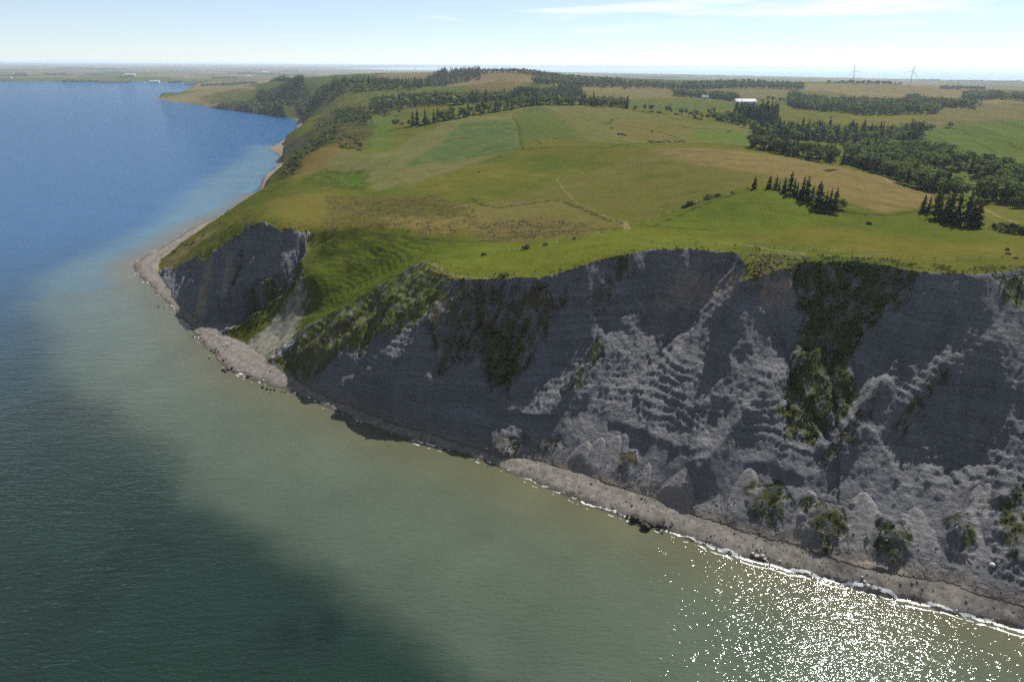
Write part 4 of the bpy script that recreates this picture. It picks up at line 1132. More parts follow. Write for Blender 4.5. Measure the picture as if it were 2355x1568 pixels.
# the ones that show largest are trees of their own, the rest of the woods one mass
for p in PLANTS:
    p['size'] = p['h'] * FPX / math.sqrt(p['x'] ** 2 + p['y'] ** 2 + 3000)
    az = math.atan2(p['x'], p['y'])
    p['in'] = abs(az) < R(38.5)
masses = []
def refine(L, limit):
    by = {}
    for p in L[:limit]:
        if p['group'] and not p['force'] and p['label']:
            by.setdefault(p['group'], []).append(p)
    for g, G_ in by.items():
        if len(G_) < 4:
            continue
        for key, names in ((lambda p: p['x'] / p['y'], ('left', 'centre', 'right')), (lambda p: p['x'] ** 2 + p['y'] ** 2, ('front', 'middle', 'back')), (lambda p: p['h'], ('low', '', 'tall'))):
            order = sorted(G_, key=key)
            for i, p in enumerate(order):
                p.setdefault('q', []).append(names[min(2, i * 3 // len(order))])
        for p in G_:
            side, depth, size = p['q']
            p['label'] = (size + ' ' + p['label'] + ', ' + depth + ' ' + side).strip()
            p['group'] = g + ', ' + depth + ' ' + side
for kind, (vars_, mat) in KINDS.items():
    L = [p for p in PLANTS if p['kind'] == kind]
    L.sort(key=lambda p: (not p['force'], not (p['label'] and p['in']), -p['size']))
    limit = 285
    refine(L, limit)
    for i, p in enumerate(L):
        vi = p['var'] if p['var'] is not None else int(prng.integers(len(vars_)))
        crown, trunk, low = vars_[vi % len(vars_)]
        rz = prng.uniform(0, 6.28)
        wid = p['h'] * p['w']
        if i < limit and p['label'] and p['in']:
            e = bpy.data.objects.new(kind, None); C.objects.link(e)
            e.empty_display_size = .3
            e.location = (p['x'], p['y'], p['z'] - .1); e.rotation_euler = (0, 0, rz); e.scale = (wid, wid, p['h'])
            for nm, me in (('crown', crown), ('trunk', trunk)):
                c = bpy.data.objects.new(nm, me); C.objects.link(c); c.parent = e
            cat = {'spruce_tree': 'spruce', 'broadleaf_tree': 'tree', 'shrub': 'shrub'}[kind]
            tag(e, p['label'], cat, p['group'])
        else:
            masses.append((mat, low, p, rz, wid))
for mat in (M_SPRUCE, M_BROAD, M_SHRUB):
    vs_, ts_, tn_ = [], [], []; b = 0
    for m_, (lv, lt, _), p, rz, wid in masses:
        if m_ is not mat:
            continue
        c, s_ = math.cos(rz), math.sin(rz)
        v = np.stack([(lv[:, 0] * c - lv[:, 1] * s_) * wid + p['x'], (lv[:, 0] * s_ + lv[:, 1] * c) * wid + p['y'], lv[:, 2] * p['h'] + p['z'] - .1], 1)
        vs_.append(v); ts_.append(lt + b); tn_.append(np.clip(np.full(len(v), prng.random()) * .6 + np.repeat(prng.random(len(v) // 4 + 1), 4)[:len(v)] * .5, 0, 1)); b += len(v)
    if vs_:
        nm = {M_SPRUCE: 'far_spruce_forest', M_BROAD: 'far_woodland', M_SHRUB: 'far_thicket'}[mat]
        o = link_mesh(nm, np.vstack(vs_), np.vstack(ts_), mat)
        add_attr(o, 'tone', np.concatenate(tn_))
        tag(o, {'far_spruce_forest': 'dark conifer woods fading into the distance', 'far_woodland': 'distant leafy copses and belts of trees', 'far_thicket': 'low distant thickets and hedges'}[nm], 'woodland', kind='stuff')

# ------------------------------------------------------------------ ground cover too small to count
def tufts(name, pts, size, mat, label, cat, blades=5, up=.6, flat=1.0):
    pts = np.asarray(pts); n = len(pts)
    g = np.random.default_rng(len(name) * 7 + n)
    P = np.repeat(pts, blades, 0); sz = np.repeat(size * g.uniform(.5, 1.5, n), blades)[:, None]
    a = g.uniform(0, 6.28, len(P)); el = g.uniform(.1, 1.2, len(P)) * up
    d = np.stack([np.cos(a) * np.cos(el), np.sin(a) * np.cos(el), np.sin(el)], 1)
    w = np.stack([-np.sin(a), np.cos(a), g.normal(0, .3, len(P))], 1)
    base = P + np.stack([g.normal(0, .3, len(P)), g.normal(0, .3, len(P)), np.zeros(len(P))], 1) * sz
    v = np.stack([base - w * sz * .35, base + w * sz * .35, base + d * sz * 1.1 + w * sz * .3, base + d * sz * 1.2 - w * sz * .25], 1).reshape(-1, 3)
    b = np.arange(len(P))[:, None] * 4
    t = np.concatenate([b + [0, 1, 2], b + [0, 2, 3]], 1).reshape(-1, 3)
    o = link_mesh(name, v, t, mat)
    add_attr(o, 'tone', np.repeat(g.random(len(P)), 4))
    tag(o, label, cat, kind='stuff')
    return o
sp = []
for px, col, cov, den in VEG:
    P = hits(px)[:, :2]; x0, y0 = P.min(0); x1, y1 = P.max(0)
    q = prng.uniform((x0, y0), (x1, y1), (int((x1 - x0) * (y1 - y0) * 1.6 * den), 2))
    q = q[inside(P, q[:, 0], q[:, 1])]
    k = fbm(q[:, 0] / 4, q[:, 1] / 4, 3, 411) > -.12
    sp += [(a, b, ground_z(a, b) - .05) for a, b in q[k]]
tufts('scrub', sp, .42, M_SCRUB, 'low dark scrub covering parts of the cliff face', 'scrub')
sp = []
for T3 in (TOP3, TOP2_3):
    for a in resample(T3, .35):
        x, y = a[:2] + prng.normal(0, 2.6, 2)
        if np.hypot(x, y) < 480:
            sp.append((x, y, ground_z(x, y) - .05))
tufts('tall_grass', sp, .33, M_TALL, 'tall uncut grass fringing the cliff edge', 'grass', 5, 1.1)
sp = []
for px, n in (([(750,452),(1000,450),(1090,475),(1100,530),(1000,545),(880,525),(750,520)], 1900), ([(1090,520),(1240,500),(1400,520),(1330,545),(1100,556)], 700), ([(1720,585),(1860,585),(2000,592),(2200,612),(2355,612),(2355,622),(2200,628),(1950,602),(1730,640)], 1800), ([(700,405),(745,388),(842,390),(835,438),(760,432),(690,420)], 500)):
    P = hits(px)[:, :2]; x0, y0 = P.min(0); x1, y1 = P.max(0)
    q = prng.uniform((x0, y0), (x1, y1), (n * 3, 2)); q = q[inside(P, q[:, 0], q[:, 1])]
    q = q[fbm(q[:, 0] / 7, q[:, 1] / 7, 3, 413) > -.05][:n]
    sp += [(a, b, ground_z(a, b) - .04) for a, b in q]
tufts('heath_plants', sp, .34, M_WEED, 'rank weeds and heath plants scattered over the rough pasture', 'weeds', 4, .9)

# ------------------------------------------------------------------ boulders
M_ROCK = flat_mat('dark_rock', (.016, .014, .013), .8, .5, 1.5)
M_PALE = flat_mat('pale_rock', (.34, .32, .30), .85, .3, 1.5)
M_GREYROCK = flat_mat('grey_rock', (.15, .13, .115), .9, .4, 1.5)
def rock_mesh(seed, mat):
    bm = bmesh.new(); bmesh.ops.create_icosphere(bm, subdivisions=2, radius=1)
    g = np.random.default_rng(seed); dirs = g.normal(0, 1, (9, 3)); dirs /= np.linalg.norm(dirs, axis=1)[:, None]; cut = g.uniform(.55, .9, 9)
    sc = g.uniform(.75, 1.2, 3)
    for v in bm.verts:
        p = np.array(v.co)
        for d, c in zip(dirs, cut):
            e = p @ d
            if e > c: p = p - d * (e - c)
        p = p * sc * (1 + g.normal(0, .03)); v.co = p
    me = bpy.data.meshes.new('boulder'); bm.to_mesh(me); bm.free(); me.materials.append(mat); return me
ROCKS = {m.name: [rock_mesh(k + 5 * j, m) for k in range(4)] for j, m in enumerate((M_ROCK, M_PALE, M_GREYROCK))}
def boulder(px, py, rpx, mat, label, group=None, sink=.35):
    p = hit(px, py); r_ = rpx / FPX * np.linalg.norm(p - np.array([0, 0, CAM_H]))
    o = bpy.data.objects.new('boulder', ROCKS[mat.name][int(prng.integers(4))]); C.objects.link(o)
    o.location = (p[0], p[1], p[2] + r_ * sink); o.scale = (r_, r_, r_ * .85); o.rotation_euler = (prng.uniform(-.3, .3), prng.uniform(-.3, .3), prng.uniform(0, 6.28))
    tag(o, label, 'boulder', group)
for x, y, r_, lab in ((520,740,190,'largest black boulder, at the left end of the dark rock cluster'),(740,900,95,'black boulder right beside the largest one in the dark cluster'),(900,1090,155,'black boulder standing furthest into the surf in the dark cluster'),(1100,980,115,'black boulder in the middle of the dark cluster'),
    (900,815,52,'small black rock above the middle of the dark cluster'),(1440,1030,135,'second largest black boulder, on the shingle right of the dark cluster'),(1680,1060,66,'black rock right of the second largest boulder'),(1930,940,55,'rightmost black rock of the dark cluster, highest up the beach'),
    (215,605,50,'small black rock left of the largest boulder, in the foam'),(1260,1015,50,'small black rock between the two halves of the dark cluster'),(1650,825,42,'small flat black rock on the shingle above the dark cluster'),(1560,1265,40,'small black rock in the foam right of the dark cluster')):
    px, py = zd(x, y, 2050, 1650, .0849); boulder(px, py, r_ * .0592 * 1.25, M_ROCK, lab)
for x, y, r_, mt, lab in ((405,803,13,M_PALE,'largest white stone in the pale group on the beach'),(380,785,11,M_PALE,'white stone at the upper left of the pale group'),(435,800,12,M_PALE,'white stone at the right of the pale group'),(455,821,11,M_PALE,'white stone at the lower right of the pale group'),(467,834,8,M_PALE,'small white stone lowest in the pale group'),
    (548,833,8,M_PALE,'lone white stone right of the pale group'),(1048,931,10,M_PALE,'upper of two pale stones on the wide right-hand beach'),(1061,956,8,M_PALE,'lower of two pale stones on the wide right-hand beach'),(100,704,8,M_PALE,'single pale stone near the surf left of the pale group'),(390,826,7,M_GREYROCK,'dark stone just below the pale group'),
    (1840,859,15,M_PALE,'pale block fallen at the foot of the right-hand buttress'),(433,758,7,M_PALE,'small pale stone above the pale group'),(1350,965,9,M_GREYROCK,'brown stone on the upper shingle at the right')):
    px, py = zd(x, y, 2276, 1400, .541); boulder(px, py, r_ * .3774, mt, lab)
for i, (x, y, r_, mt) in enumerate([(250,740,7,0),(285,748,6,0),(275,660,7,0),(515,852,8,0),(485,943,8,0),(608,1035,10,0),(632,1047,11,0),(657,1046,10,0),(595,1088,8,0),(690,1104,10,0),(688,1172,13,0),(720,1167,12,0),(748,1157,14,0),(702,1182,11,0),(790,1173,8,1),(850,1179,9,1),(855,1211,14,0),(1008,1176,8,0),(960,1238,9,1),(955,1287,15,0),(985,1297,12,0),(1010,1301,10,0),(1035,1303,10,0),(1085,1316,9,0),(1106,1319,8,0),(1000,1322,6,0),(1215,1384,7,0),(640,1028,8,0),(760,1180,9,0),(875,1212,9,0)]):
    px, py = zd(x, y, 400, 650, .4883)
    boulder(px, py, r_ * .3406 * .8, (M_ROCK, M_PALE)[mt], 'dark boulder at the waterline of the left beach' if not mt else 'pale stone on the left beach', 'dark boulders along the left beach' if not mt else 'pale stones on the left beach')

# loose stones too many to count
ico = ROCKS['grey_rock'][0]
iv = np.array([v.co[:] for v in ico.vertices]); it_ = np.array([p.vertices[:] for p in ico.polygons])
bm2 = bmesh.new(); bmesh.ops.create_icosphere(bm2, subdivisions=1, radius=1); bv = np.array([v.co[:] for v in bm2.verts]); bf = np.array([[v.index for v in f.verts] for f in bm2.faces]); bm2.free()
bi = np.nonzero(beach & (RG.ravel() < 420))[0]
sel = prng.choice(bi, 1900); P = V[sel] + np.column_stack([prng.normal(0, .5, (1900, 2)), np.zeros(1900)])
ci = np.nonzero(cliff)[0][cs < .12]; sel2 = prng.choice(ci, 1500); P = np.vstack([P, V[sel2]])
sz = np.clip(prng.lognormal(-2.2, .5, len(P)), .05, .4)
vv = (bv[None] * sz[:, None, None] * prng.uniform(.7, 1.3, (len(P), len(bv), 1)) * np.array([1, 1, .7]) + P[:, None]).reshape(-1, 3)
ff = (bf[None] + (np.arange(len(P)) * len(bv))[:, None, None]).reshape(-1, 3)
M_STONES = flat_mat('shingle_stones', (.105, .092, .082), .95, .75, .55)
o = link_mesh('beach_stones', vv, ff, M_STONES); tag(o, 'loose stones strewn over the shingle beach', 'stones', kind='stuff')

# ------------------------------------------------------------------ people and cattle
def banded(name, bands, noise_scale=6):
    """colours by height on the body (object space): skin, clothes, hair"""
    m, nt, out = new_mat(name)
    tc = nd(nt, 'ShaderNodeTexCoord'); sp_ = nd(nt, 'ShaderNodeSeparateXYZ'); nt.links.new(tc.outputs['Object'], sp_.inputs[0])
    rp = nd(nt, 'ShaderNodeValToRGB'); rp.color_ramp.interpolation = 'CONSTANT'
    nt.links.new(mth(nt, 'DIVIDE', sp_.outputs[2], 2.0), rp.inputs[0])
    els = rp.color_ramp.elements
    while len(els) > 1: els.remove(els[-1])
    els[0].position = 0; els[0].color = (*bands[0][1], 1)
    for z_, c in bands[1:]:
        e = els.new(z_ / 2.0); e.color = (*c, 1)
    bs = nd(nt, 'ShaderNodeBsdfPrincipled'); bs.inputs['Roughness'].default_value = .8
    nt.links.new(rp.outputs[0], bs.inputs['Base Color']); nt.links.new(bs.outputs[0], out.inputs['Surface'])
    return m
def skin_body(name, joints, edges, mat, root=0, sub=2):
    me = bpy.data.meshes.new(name)
    me.from_pydata([j[:3] for j in joints], edges, [])
    me.materials.append(mat)
    o = bpy.data.objects.new(name, me); C.objects.link(o)
    sk = o.modifiers.new('skin', 'SKIN'); sk.use_smooth_shade = True
    for v, j in zip(me.skin_vertices[0].data, joints):
        v.radius = (j[3], j[3]) if len(j) < 5 else (j[3], j[4]); v.use_root = False
    me.skin_vertices[0].data[root].use_root = True
    ss = o.modifiers.new('sub', 'SUBSURF'); ss.levels = sub; ss.render_levels = sub
    dg = bpy.context.evaluated_depsgraph_get()
    m2 = bpy.data.meshes.new_from_object(o.evaluated_get(dg))
    m2.materials.clear(); m2.materials.append(mat)
    bpy.data.objects.remove(o)
    return m2
def person_mesh(mat, step=.16, arm=.12):
    J = [(0,0,.95,.15,.11),(0,0,1.15,.13,.09),(0,0,1.38,.17,.10),(0,0,1.50,.055),(0,.01,1.58,.07),(0,.015,1.68,.095),(0,.01,1.74,.07),
         (-.19,0,1.40,.055),(-.24,-arm,1.14,.042),(-.23,-arm+.1,.90,.034),(-.225,-arm+.15,.80,.035),
         (.19,0,1.40,.055),(.24,arm,1.14,.042),(.23,arm+.1,.90,.034),(.225,arm+.15,.80,.035),
         (-.09,0,.86,.09),(-.095,step,.48,.062),(-.095,step*1.3,.10,.045),(-.095,step*1.3+.14,.045,.04),
         (.09,0,.86,.09),(.095,-step*.5,.48,.062),(.095,-step*1.5,.12,.045),(.095,-step*1.5+.14,.05,.04)]
    E = [(0,1),(1,2),(2,3),(3,4),(4,5),(5,6),(2,7),(7,8),(8,9),(9,10),(2,11),(11,12),(12,13),(13,14),(0,15),(15,16),(16,17),(17,18),(0,19),(19,20),(20,21),(21,22)]
    return skin_body('person', J, E, mat)
SKIN = (.42, .25, .17)
def outfit(nm, leg, top, hair, shorts=False):
    return banded(nm, [(0, (.05,.05,.05)), (.08, SKIN if shorts else leg), (.55, leg), (.98, top), (1.46, SKIN), (1.68, hair)])
for px, py, rz, mat, lab, st in ((1690,571,.6,outfit('outfit_dark', (.02,.02,.03), (.015,.015,.02), (.02,.015,.01), True),'hiker in dark top and shorts walking along the cliff top',.18),
    (1740,576.5,2.2,outfit('outfit_grey', (.03,.035,.05), (.03,.045,.04), (.05,.03,.02)),'left of two people standing close together on the cliff top',.05),
    (1746,579,2.6,outfit('outfit_green', (.02,.02,.025), (.02,.03,.03), (.03,.02,.015)),'right of two people standing close together on the cliff top',.08),
    (522,800,.4,outfit('outfit_black', (.02,.02,.025), (.03,.03,.04), (.03,.02,.015)),'person in dark clothes walking on the sandy left beach',.2),
    (532,795,.4,outfit('outfit_pale', (.10,.09,.08), (.30,.28,.25), (.10,.06,.03)),'person in pale clothes walking on the sandy left beach',.2),
    (1141,1037,-2.4,outfit('outfit_tan', (.03,.03,.04), (.18,.12,.09), (.12,.08,.05)),'person at the shaded cliff foot by the water',.1)):
    p = hit(px, py)
    o = bpy.data.objects.new('person', person_mesh(mat, st)); C.objects.link(o)
    o.location = p; o.rotation_euler = (0, 0, rz)
    tag(o, lab, 'person')
def cow_mesh(mat, graze):
    hz = .45 if graze else 1.45
    J = [(0,0,1.05,.34,.36),(0,.45,1.05,.36,.40),(0,-.5,1.08,.34,.36),(0,-.85,1.12,.26,.28),(0,.80,1.10,.28,.30),(0,1.05,1.10 if graze else 1.3,.18),(0,1.30,.75 if graze else 1.5,.15),(0,1.48,hz,.12),(0,1.62,hz-.14,.085),
         (-.16,.72,.72,.12),(-.17,.74,.38,.07),(-.17,.74,.05,.06),(.16,.72,.72,.12),(.17,.70,.38,.07),(.17,.72,.05,.06),
         (-.18,-.72,.80,.16),(-.18,-.66,.60,.10),(-.18,-.80,.40,.065),(-.18,-.78,.05,.06),(.18,-.72,.80,.16),(.18,-.68,.60,.10),(.18,-.84,.40,.065),(.18,-.84,.05,.06),
         (0,-1.05,1.05,.05),(0,-1.1,.55,.035),(-.12,1.45,hz+.14,.04),(.12,1.45,hz+.14,.04)]
    E = [(0,1),(0,2),(2,3),(1,4),(4,5),(5,6),(6,7),(7,8),(4,9),(9,10),(10,11),(4,12),(12,13),(13,14),(3,15),(15,16),(16,17),(17,18),(3,19),(19,20),(20,21),(21,22),(3,23),(23,24),(7,25),(7,26)]
    return skin_body('cow', J, E, mat, 0, 1)
M_COWS = [flat_mat('black_hide', (.018,.015,.013), .8, .4, 1.2), flat_mat('brown_hide', (.12,.055,.028), .8, .3, 1.2), flat_mat('pale_hide', (.30,.22,.14), .8, .3, 1.2)]
COW = [[cow_mesh(m, gz_) for gz_ in (True, False)] for m in M_COWS]
def cow(px, py, rz, c, gz_, lab, grp=None):
    p = hit(px, py); o = bpy.data.objects.new('cow', COW[c][gz_]); C.objects.link(o)
    o.location = p; o.rotation_euler = (0, 0, rz); o.scale = (1.05,) * 3
    tag(o, lab, 'cow', grp)
for i, (x, c) in enumerate([(466,0),(488,0),(512,2),(528,0),(548,2),(570,0),(588,0),(604,2),(628,0),(660,0),(700,0),(757,0),(800,0),(815,0),(855,0)]):
    col_ = ('black', 'brown', 'pale')[c]
    px, py = zd(x, 908 + (i * 7) % 9, 2000, 200, .29724)
    lab = {0: 'leftmost black cow of the herd on the ridge', 10: 'black cow just right of the main herd', 11: 'black cow alone between the herd and the last three', 14: 'rightmost black cow on the ridge'}.get(i, '%s cow in the tight herd grazing on the ridge' % col_ if i < 10 else 'black cow of the pair near the right end of the ridge herd')
    cow(px, py, prng.choice([1.4, -1.5, 1.7, .6]) + prng.normal(0, .2), c, i % 2, lab, 'cattle on the ridge')
for i, (x, y) in enumerate([(1345,798),(1362,790),(1358,812),(1375,803)]):
    px, py = zd(x, y, 2000, 200, .29724); cow(px, py, prng.uniform(0, 6), 1, 0, 'brown cow in the loose group on the bright green field', 'brown cattle on the green field')

# ------------------------------------------------------------------ wind turbines and mast
M_WHITE = flat_mat('white_paint', (.62, .64, .66), .5, .05, .3)
M_STEEL = flat_mat('mast_steel', (.30, .30, .31), .5, .1, .5)
def add_part(name, v, f, mat, parent, smooth=True):
    o = link_mesh(name, v, f, mat, parent, smooth); return o
def cyl(p0, p1, ra, rb, n=12):
    p0, p1 = np.array(p0, float), np.array(p1, float); ax = p1 - p0; ax /= np.linalg.norm(ax)
    e = np.cross(ax, [.31, .23, .92] if abs(ax[2]) < .9 else [1, 0, 0]); e /= np.linalg.norm(e); f_ = np.cross(ax, e)
    a = np.arange(n) * 2 * math.pi / n; ring = np.cos(a)[:, None] * e + np.sin(a)[:, None] * f_
    v = np.vstack([p0 + ring * ra, p1 + ring * rb, [p0], [p1]])
    q = []
    for k in range(n):
        k2 = (k + 1) % n; q += [(k, k2, n + k2), (k, n + k2, n + k), (2 * n, k2, k), (2 * n + 1, n + k, n + k2)]
    return v, np.array(q)
def boxv(c, s):
    c, s = np.array(c, float), np.array(s, float) / 2
    v = np.array([(x, y, z) for x in (-1, 1) for y in (-1, 1) for z in (-1, 1)]) * s + c
    return v, np.array([(0,1,3,2),(4,6,7,5),(0,4,5,1),(2,3,7,6),(0,2,6,4),(1,5,7,3)])
def turbine(px, py, dist, blade_px, ang, label):
    d = ray(px, py); d = d / np.linalg.norm(d); hub = np.array([0, 0, CAM_H]) + d * dist
    gz_ = ground_z(hub[0], hub[1]); bl = blade_px / FPX * dist
    e = bpy.data.objects.new('wind_turbine', None); C.objects.link(e); e.location = (hub[0], hub[1], gz_)
    hh = hub[2] - gz_; yaw = math.atan2(hub[0], hub[1]); e.rotation_euler = (0, 0, -yaw)
    add_part('tower', *cyl((0, 2.2, -1), (0, 2.2, hh), bl * .062, bl * .036, 16), M_WHITE, e)
    add_part('nacelle', *boxv((0, 2.2, hh), (bl * .09, bl * .24, bl * .10)), M_WHITE, e, False)
    add_part('hub', *cyl((0, .3, hh), (0, -1.2, hh), bl * .05, bl * .02, 12), M_WHITE, e)
    for k in range(3):
        a = ang + k * 2 * math.pi / 3; u = np.array([math.sin(a), 0, math.cos(a)]); w = np.array([math.cos(a), 0, -math.sin(a)])
        v = []
        for t, c_, th in ((0, .035, .035), (.12, .075, .03), (.25, .085, .022), (.6, .055, .012), (1.0, .018, .004)):
            o_ = np.array([0, -.6, hh]) + u * bl * t
            v += [o_ + w * bl * c_ * .55, o_ + np.array([0, bl * th, 0]), o_ - w * bl * c_ * .55, o_ - np.array([0, bl * th, 0])]
        f = [(i * 4 + j, i * 4 + (j + 1) % 4, i * 4 + 4 + (j + 1) % 4, i * 4 + 4 + j) for i in range(4) for j in range(4)]
        add_part('blade', np.array(v), np.array(f), M_WHITE, e)
    tag(e, label, 'wind turbine', 'wind turbines')
turbine(1966, 162.5, 2600, 14, R(-14), 'left of the two large wind turbines on the right skyline')
turbine(2099.6, 163, 2550, 14.5, R(18), 'right of the two large wind turbines on the right skyline')
turbine(890, 159.5, 4300, 8.5, R(-8), 'left of three small wind turbines beyond the spruce forest')
turbine(953, 159, 4300, 8.0, R(52), 'middle of three small wind turbines beyond the spruce forest')
turbine(1012, 158, 4500, 8.0, R(-5), 'right of three small wind turbines beyond the spruce forest')
p = hit(1788, 203); e = bpy.data.objects.new('radio_mast', None); C.objects.link(e); e.location = p
add_part('column', *cyl((0, 0, -1), (0, 0, 24), .7, .35, 6), M_STEEL, e)
add_part('aerial', *cyl((0, 0, 24), (0, 0, 29), .12, .08, 6), M_STEEL, e)
for z_ in (21, 24): add_part('platform', *cyl((0, 0, z_), (0, 0, z_ + .5), 1.3, 1.3, 10), M_STEEL, e)
tag(e, 'slim radio mast rising above the far ridge wood', 'mast')

# ------------------------------------------------------------------ farm buildings
M_WALL = flat_mat('whitewash', (.45, .445, .43), .9, .08, .4); M_BRICK = flat_mat('red_brick', (.22, .09, .06), .9, .2, .5)
M_ROOFP = flat_mat('pale_roof', (.27, .285, .31), .7, .1, .3); M_ROOFR = flat_mat('tile_roof', (.20, .08, .055), .85, .2, .4); M_ROOFG = flat_mat('grey_roof', (.20, .20, .21), .8, .15, .4)
M_GLASS = flat_mat('window_glass', (.03, .04, .05), .1, .05, 1, .6); M_DOOR = flat_mat('door_paint', (.10, .14, .12), .6, .1, 1)
def building(name, px, py, dist, L_, W_, Hw, Hr, rz, wall, roof, label, nwin=4, cat='building', chimney=False, doors=1):
    if dist is None:
        p = hit(px, py)
    else:
        d = ray(px, py); h_ = math.hypot(d[0], d[1]); p = np.array([d[0] / h_ * dist, d[1] / h_ * dist, 0]); p[2] = ground_z(p[0], p[1])
    e = bpy.data.objects.new(name, None); C.objects.link(e); e.location = p; e.rotation_euler = (0, 0, rz)
    a, b = L_ / 2, W_ / 2
    v = np.array([(-a,-b,-1),(a,-b,-1),(a,b,-1),(-a,b,-1),(-a,-b,Hw),(a,-b,Hw),(a,b,Hw),(-a,b,Hw),(-a,0,Hw+Hr),(a,0,Hw+Hr)])
    me = bpy.data.meshes.new('wall'); me.from_pydata(v.tolist(), [], [(0,1,5,4),(1,2,6,9,5),(2,3,7,6),(3,0,4,8,7)]); me.materials.append(wall)
    w = bpy.data.objects.new('wall', me); C.objects.link(w); w.parent = e
    o = .5
    for s_ in (-1, 1):
        k = Hr / b
        rv = [(-a-o, s_*(b+o), Hw - k*o + .06), (a+o, s_*(b+o), Hw - k*o + .06), (a+o, 0, Hw+Hr+.06), (-a-o, 0, Hw+Hr+.06)]
        rv += [(x, y, z + .22) for x, y, z in rv]
        add_part('roof', np.array(rv), np.array([(0,1,2,3),(7,6,5,4),(0,4,5,1),(1,5,6,2),(2,6,7,3),(3,7,4,0)]), roof, e, False)
    for s_ in (-1, 1):
        for k in range(nwin):
            x = -a + (k + .7) * L_ / (nwin + .4)
            add_part('window', *boxv((x, s_ * b, Hw * .55), (min(1.4, L_ / nwin * .4), .12, Hw * .38)), M_GLASS, e, False)
    for k in range(doors):
        add_part('door', *boxv((a * (.55 if k else -.05) , -b, Hw * .38), (max(1.1, L_ * .06), .16, Hw * .78)), M_DOOR, e, False)
    if chimney:
        add_part('chimney', *boxv((a * .5, 0, Hw + Hr + .5), (.8, .8, 1.6)), M_BRICK, e, False)
    tag(e, label, cat)
building('barn', 1712, 240, None, 36, 15, 4.5, 4.0, R(8), M_WALL, M_ROOFP, 'long low barn with pale roof behind the dark spruce stand', 7, 'barn', doors=2)
building('farmhouse', 1621, 229, None, 11, 7, 4.2, 3.2, R(-10), M_WALL, M_ROOFP, 'small white farmhouse among trees left of the long barn', 3, 'house', True)
for nm, px, py, dist, L_, W_, Hw, rz, wl, rf, lab in (('barn',298,168,6900,85,24,10,.05,M_WALL,M_ROOFP,'long white barn inland on the far left shore'),('barn',356,187.5,4980,55,18,7,.0,M_WALL,M_ROOFP,'white waterside shed on the far left shore'),
    ('farmhouse',279,187.5,4990,16,10,6,.3,M_WALL,M_ROOFR,'white house at the water on the far left shore, left of the long dark hedge'),('farmhouse',330,188,4985,18,11,6,-.2,M_WALL,M_ROOFG,'small pale house at the water on the far left shore, beside the shed'),('barn',572,172,6000,30,14,8,.2,M_WALL,M_ROOFP,'white shed in the open fields beyond the headland'),
    ('barn',610,163,8000,60,30,16,.1,M_WALL,M_ROOFP,'pale hall on the horizon beyond the headland'),('barn',698,181,4700,70,26,8,.15,M_WALL,M_ROOFP,'broad bright roof beyond the headland wood'),('farmhouse',20,172,6000,26,12,8,.1,M_WALL,M_ROOFG,'pale farmhouse at the far left edge of the far shore'),
    ('barn',770,186,4300,40,16,7,-.1,M_WALL,M_ROOFP,'white shed between trees left of the spruce forest'),('farmhouse',845,180,5000,24,12,8,.3,M_WALL,M_ROOFR,'red-roofed white house below the three small turbines'),('farmhouse',935,178,5200,26,12,8,.0,M_WALL,M_ROOFG,'grey-roofed white house below the three small turbines')):
    building(nm, px, py, dist, L_, W_, Hw, W_ * .25, rz, wl, rf, lab, 5, 'barn' if nm == 'barn' else 'house')

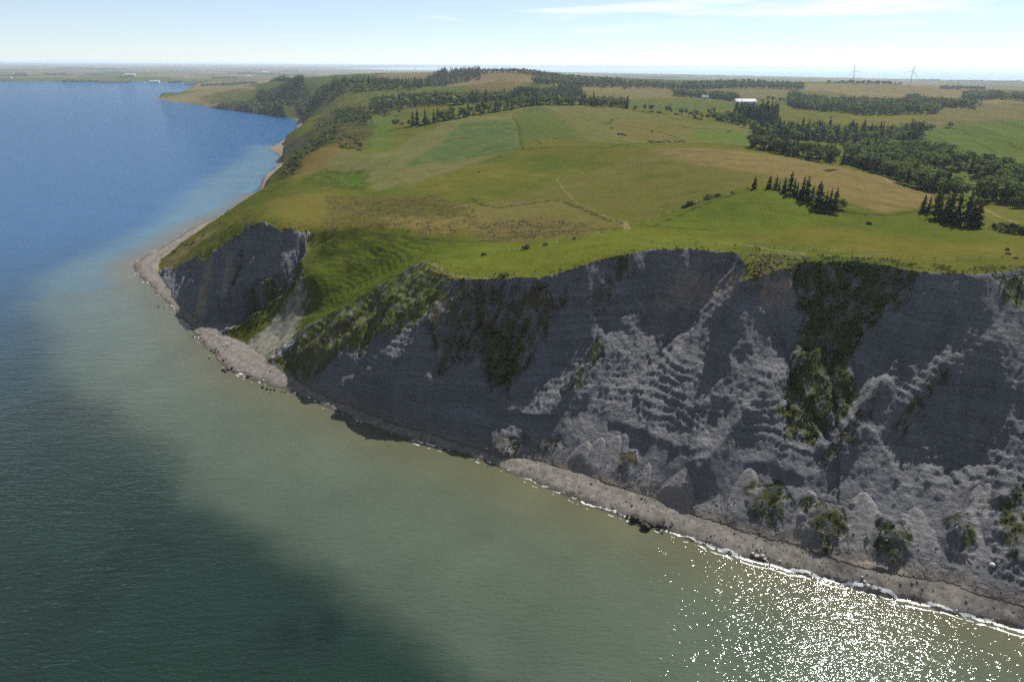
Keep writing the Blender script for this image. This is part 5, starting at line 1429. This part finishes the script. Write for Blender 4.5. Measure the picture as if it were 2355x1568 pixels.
# ------------------------------------------------------------------ stock fences
M_POST = flat_mat('weathered_post', (.11, .09, .07), .95, .3, 4); M_WIRE = flat_mat('fence_wire', (.25, .25, .25), .5, .1, 4)
post_v, post_f = boxv((0, 0, .5), (.13, .13, 1.5))
post_me = link_mesh('post', post_v, post_f, M_POST); _pm = post_me.data; bpy.data.objects.remove(post_me)
def fence(px, step, label):
    P = resample(hits(px), step)
    e = bpy.data.objects.new('fence', None); C.objects.link(e)
    o0 = P[0].copy(); o0[2] = ground_z(o0[0], o0[1]); e.location = o0
    tops = []
    for q in P:
        z_ = ground_z(q[0], q[1])
        c = bpy.data.objects.new('post', _pm); C.objects.link(c); c.parent = e; c.location = (q[0] - o0[0], q[1] - o0[1], z_ - o0[2]); c.rotation_euler = (prng.normal(0, .05), prng.normal(0, .05), prng.uniform(0, 3))
        tops.append((q[0] - o0[0], q[1] - o0[1], z_ - o0[2]))
    for hgt in (.55, 1.1):
        vv, ff, b = [], [], 0
        for a_, b_ in zip(tops[:-1], tops[1:]):
            v_, f_ = cyl((a_[0], a_[1], a_[2] + hgt), (b_[0], b_[1], b_[2] + hgt), .012, .012, 4); vv.append(v_); ff.append(f_ + b); b += len(v_)
        add_part('wire', np.vstack(vv), np.vstack(ff), M_WIRE, e)
    tag(e, label, 'fence')
fence([(986,605),(1010,617),(1048,637)], 4, 'short wire fence running to the cliff edge beside the spur')
fence([(1112,588),(1209,574),(1254,566),(1320,552),(1440,527)], 5, 'wire fence along the near pasture past the four dark bushes')
fence([(1500,560),(1600,562),(1690,566),(1780,572),(1870,578),(1960,585),(2050,596),(2200,600),(2355,595)], 6, 'wire fence following the top of the big cliff')
fence([(1086,456),(1110,472),(1150,478),(1280,461)], 5, 'wire fence on the dark bank in the middle pasture')
fence([(1300,466),(1360,491),(1432,517)], 5, 'wire fence beside the pale footpath in the middle pasture')
fence([(1452,522),(1520,500),(1573,478),(1640,458),(1690,446)], 5, 'wire fence climbing the grassy hill past the bushes')

# ------------------------------------------------------------------ haze over the whole place
hv, hf = boxv((0, 0, 64), (98000, 98000, 146))
haze = link_mesh('haze', hv, hf)
hm, nt, out = new_mat('haze_air')
pv = nd(nt, 'ShaderNodeVolumePrincipled')
pv.inputs['Color'].default_value = (.66, .78, .93, 1); pv.inputs['Density'].default_value = 4.6e-5; pv.inputs['Anisotropy'].default_value = .35
pv.inputs['Density Attribute'].default_value = ''
nt.links.new(pv.outputs[0], out.inputs['Volume'])
try: hm.cycles.homogeneous_volume = True
except Exception: pass
haze.data.materials.append(hm)
tag(haze, 'pale blue summer haze over the distance', 'haze', kind='stuff')
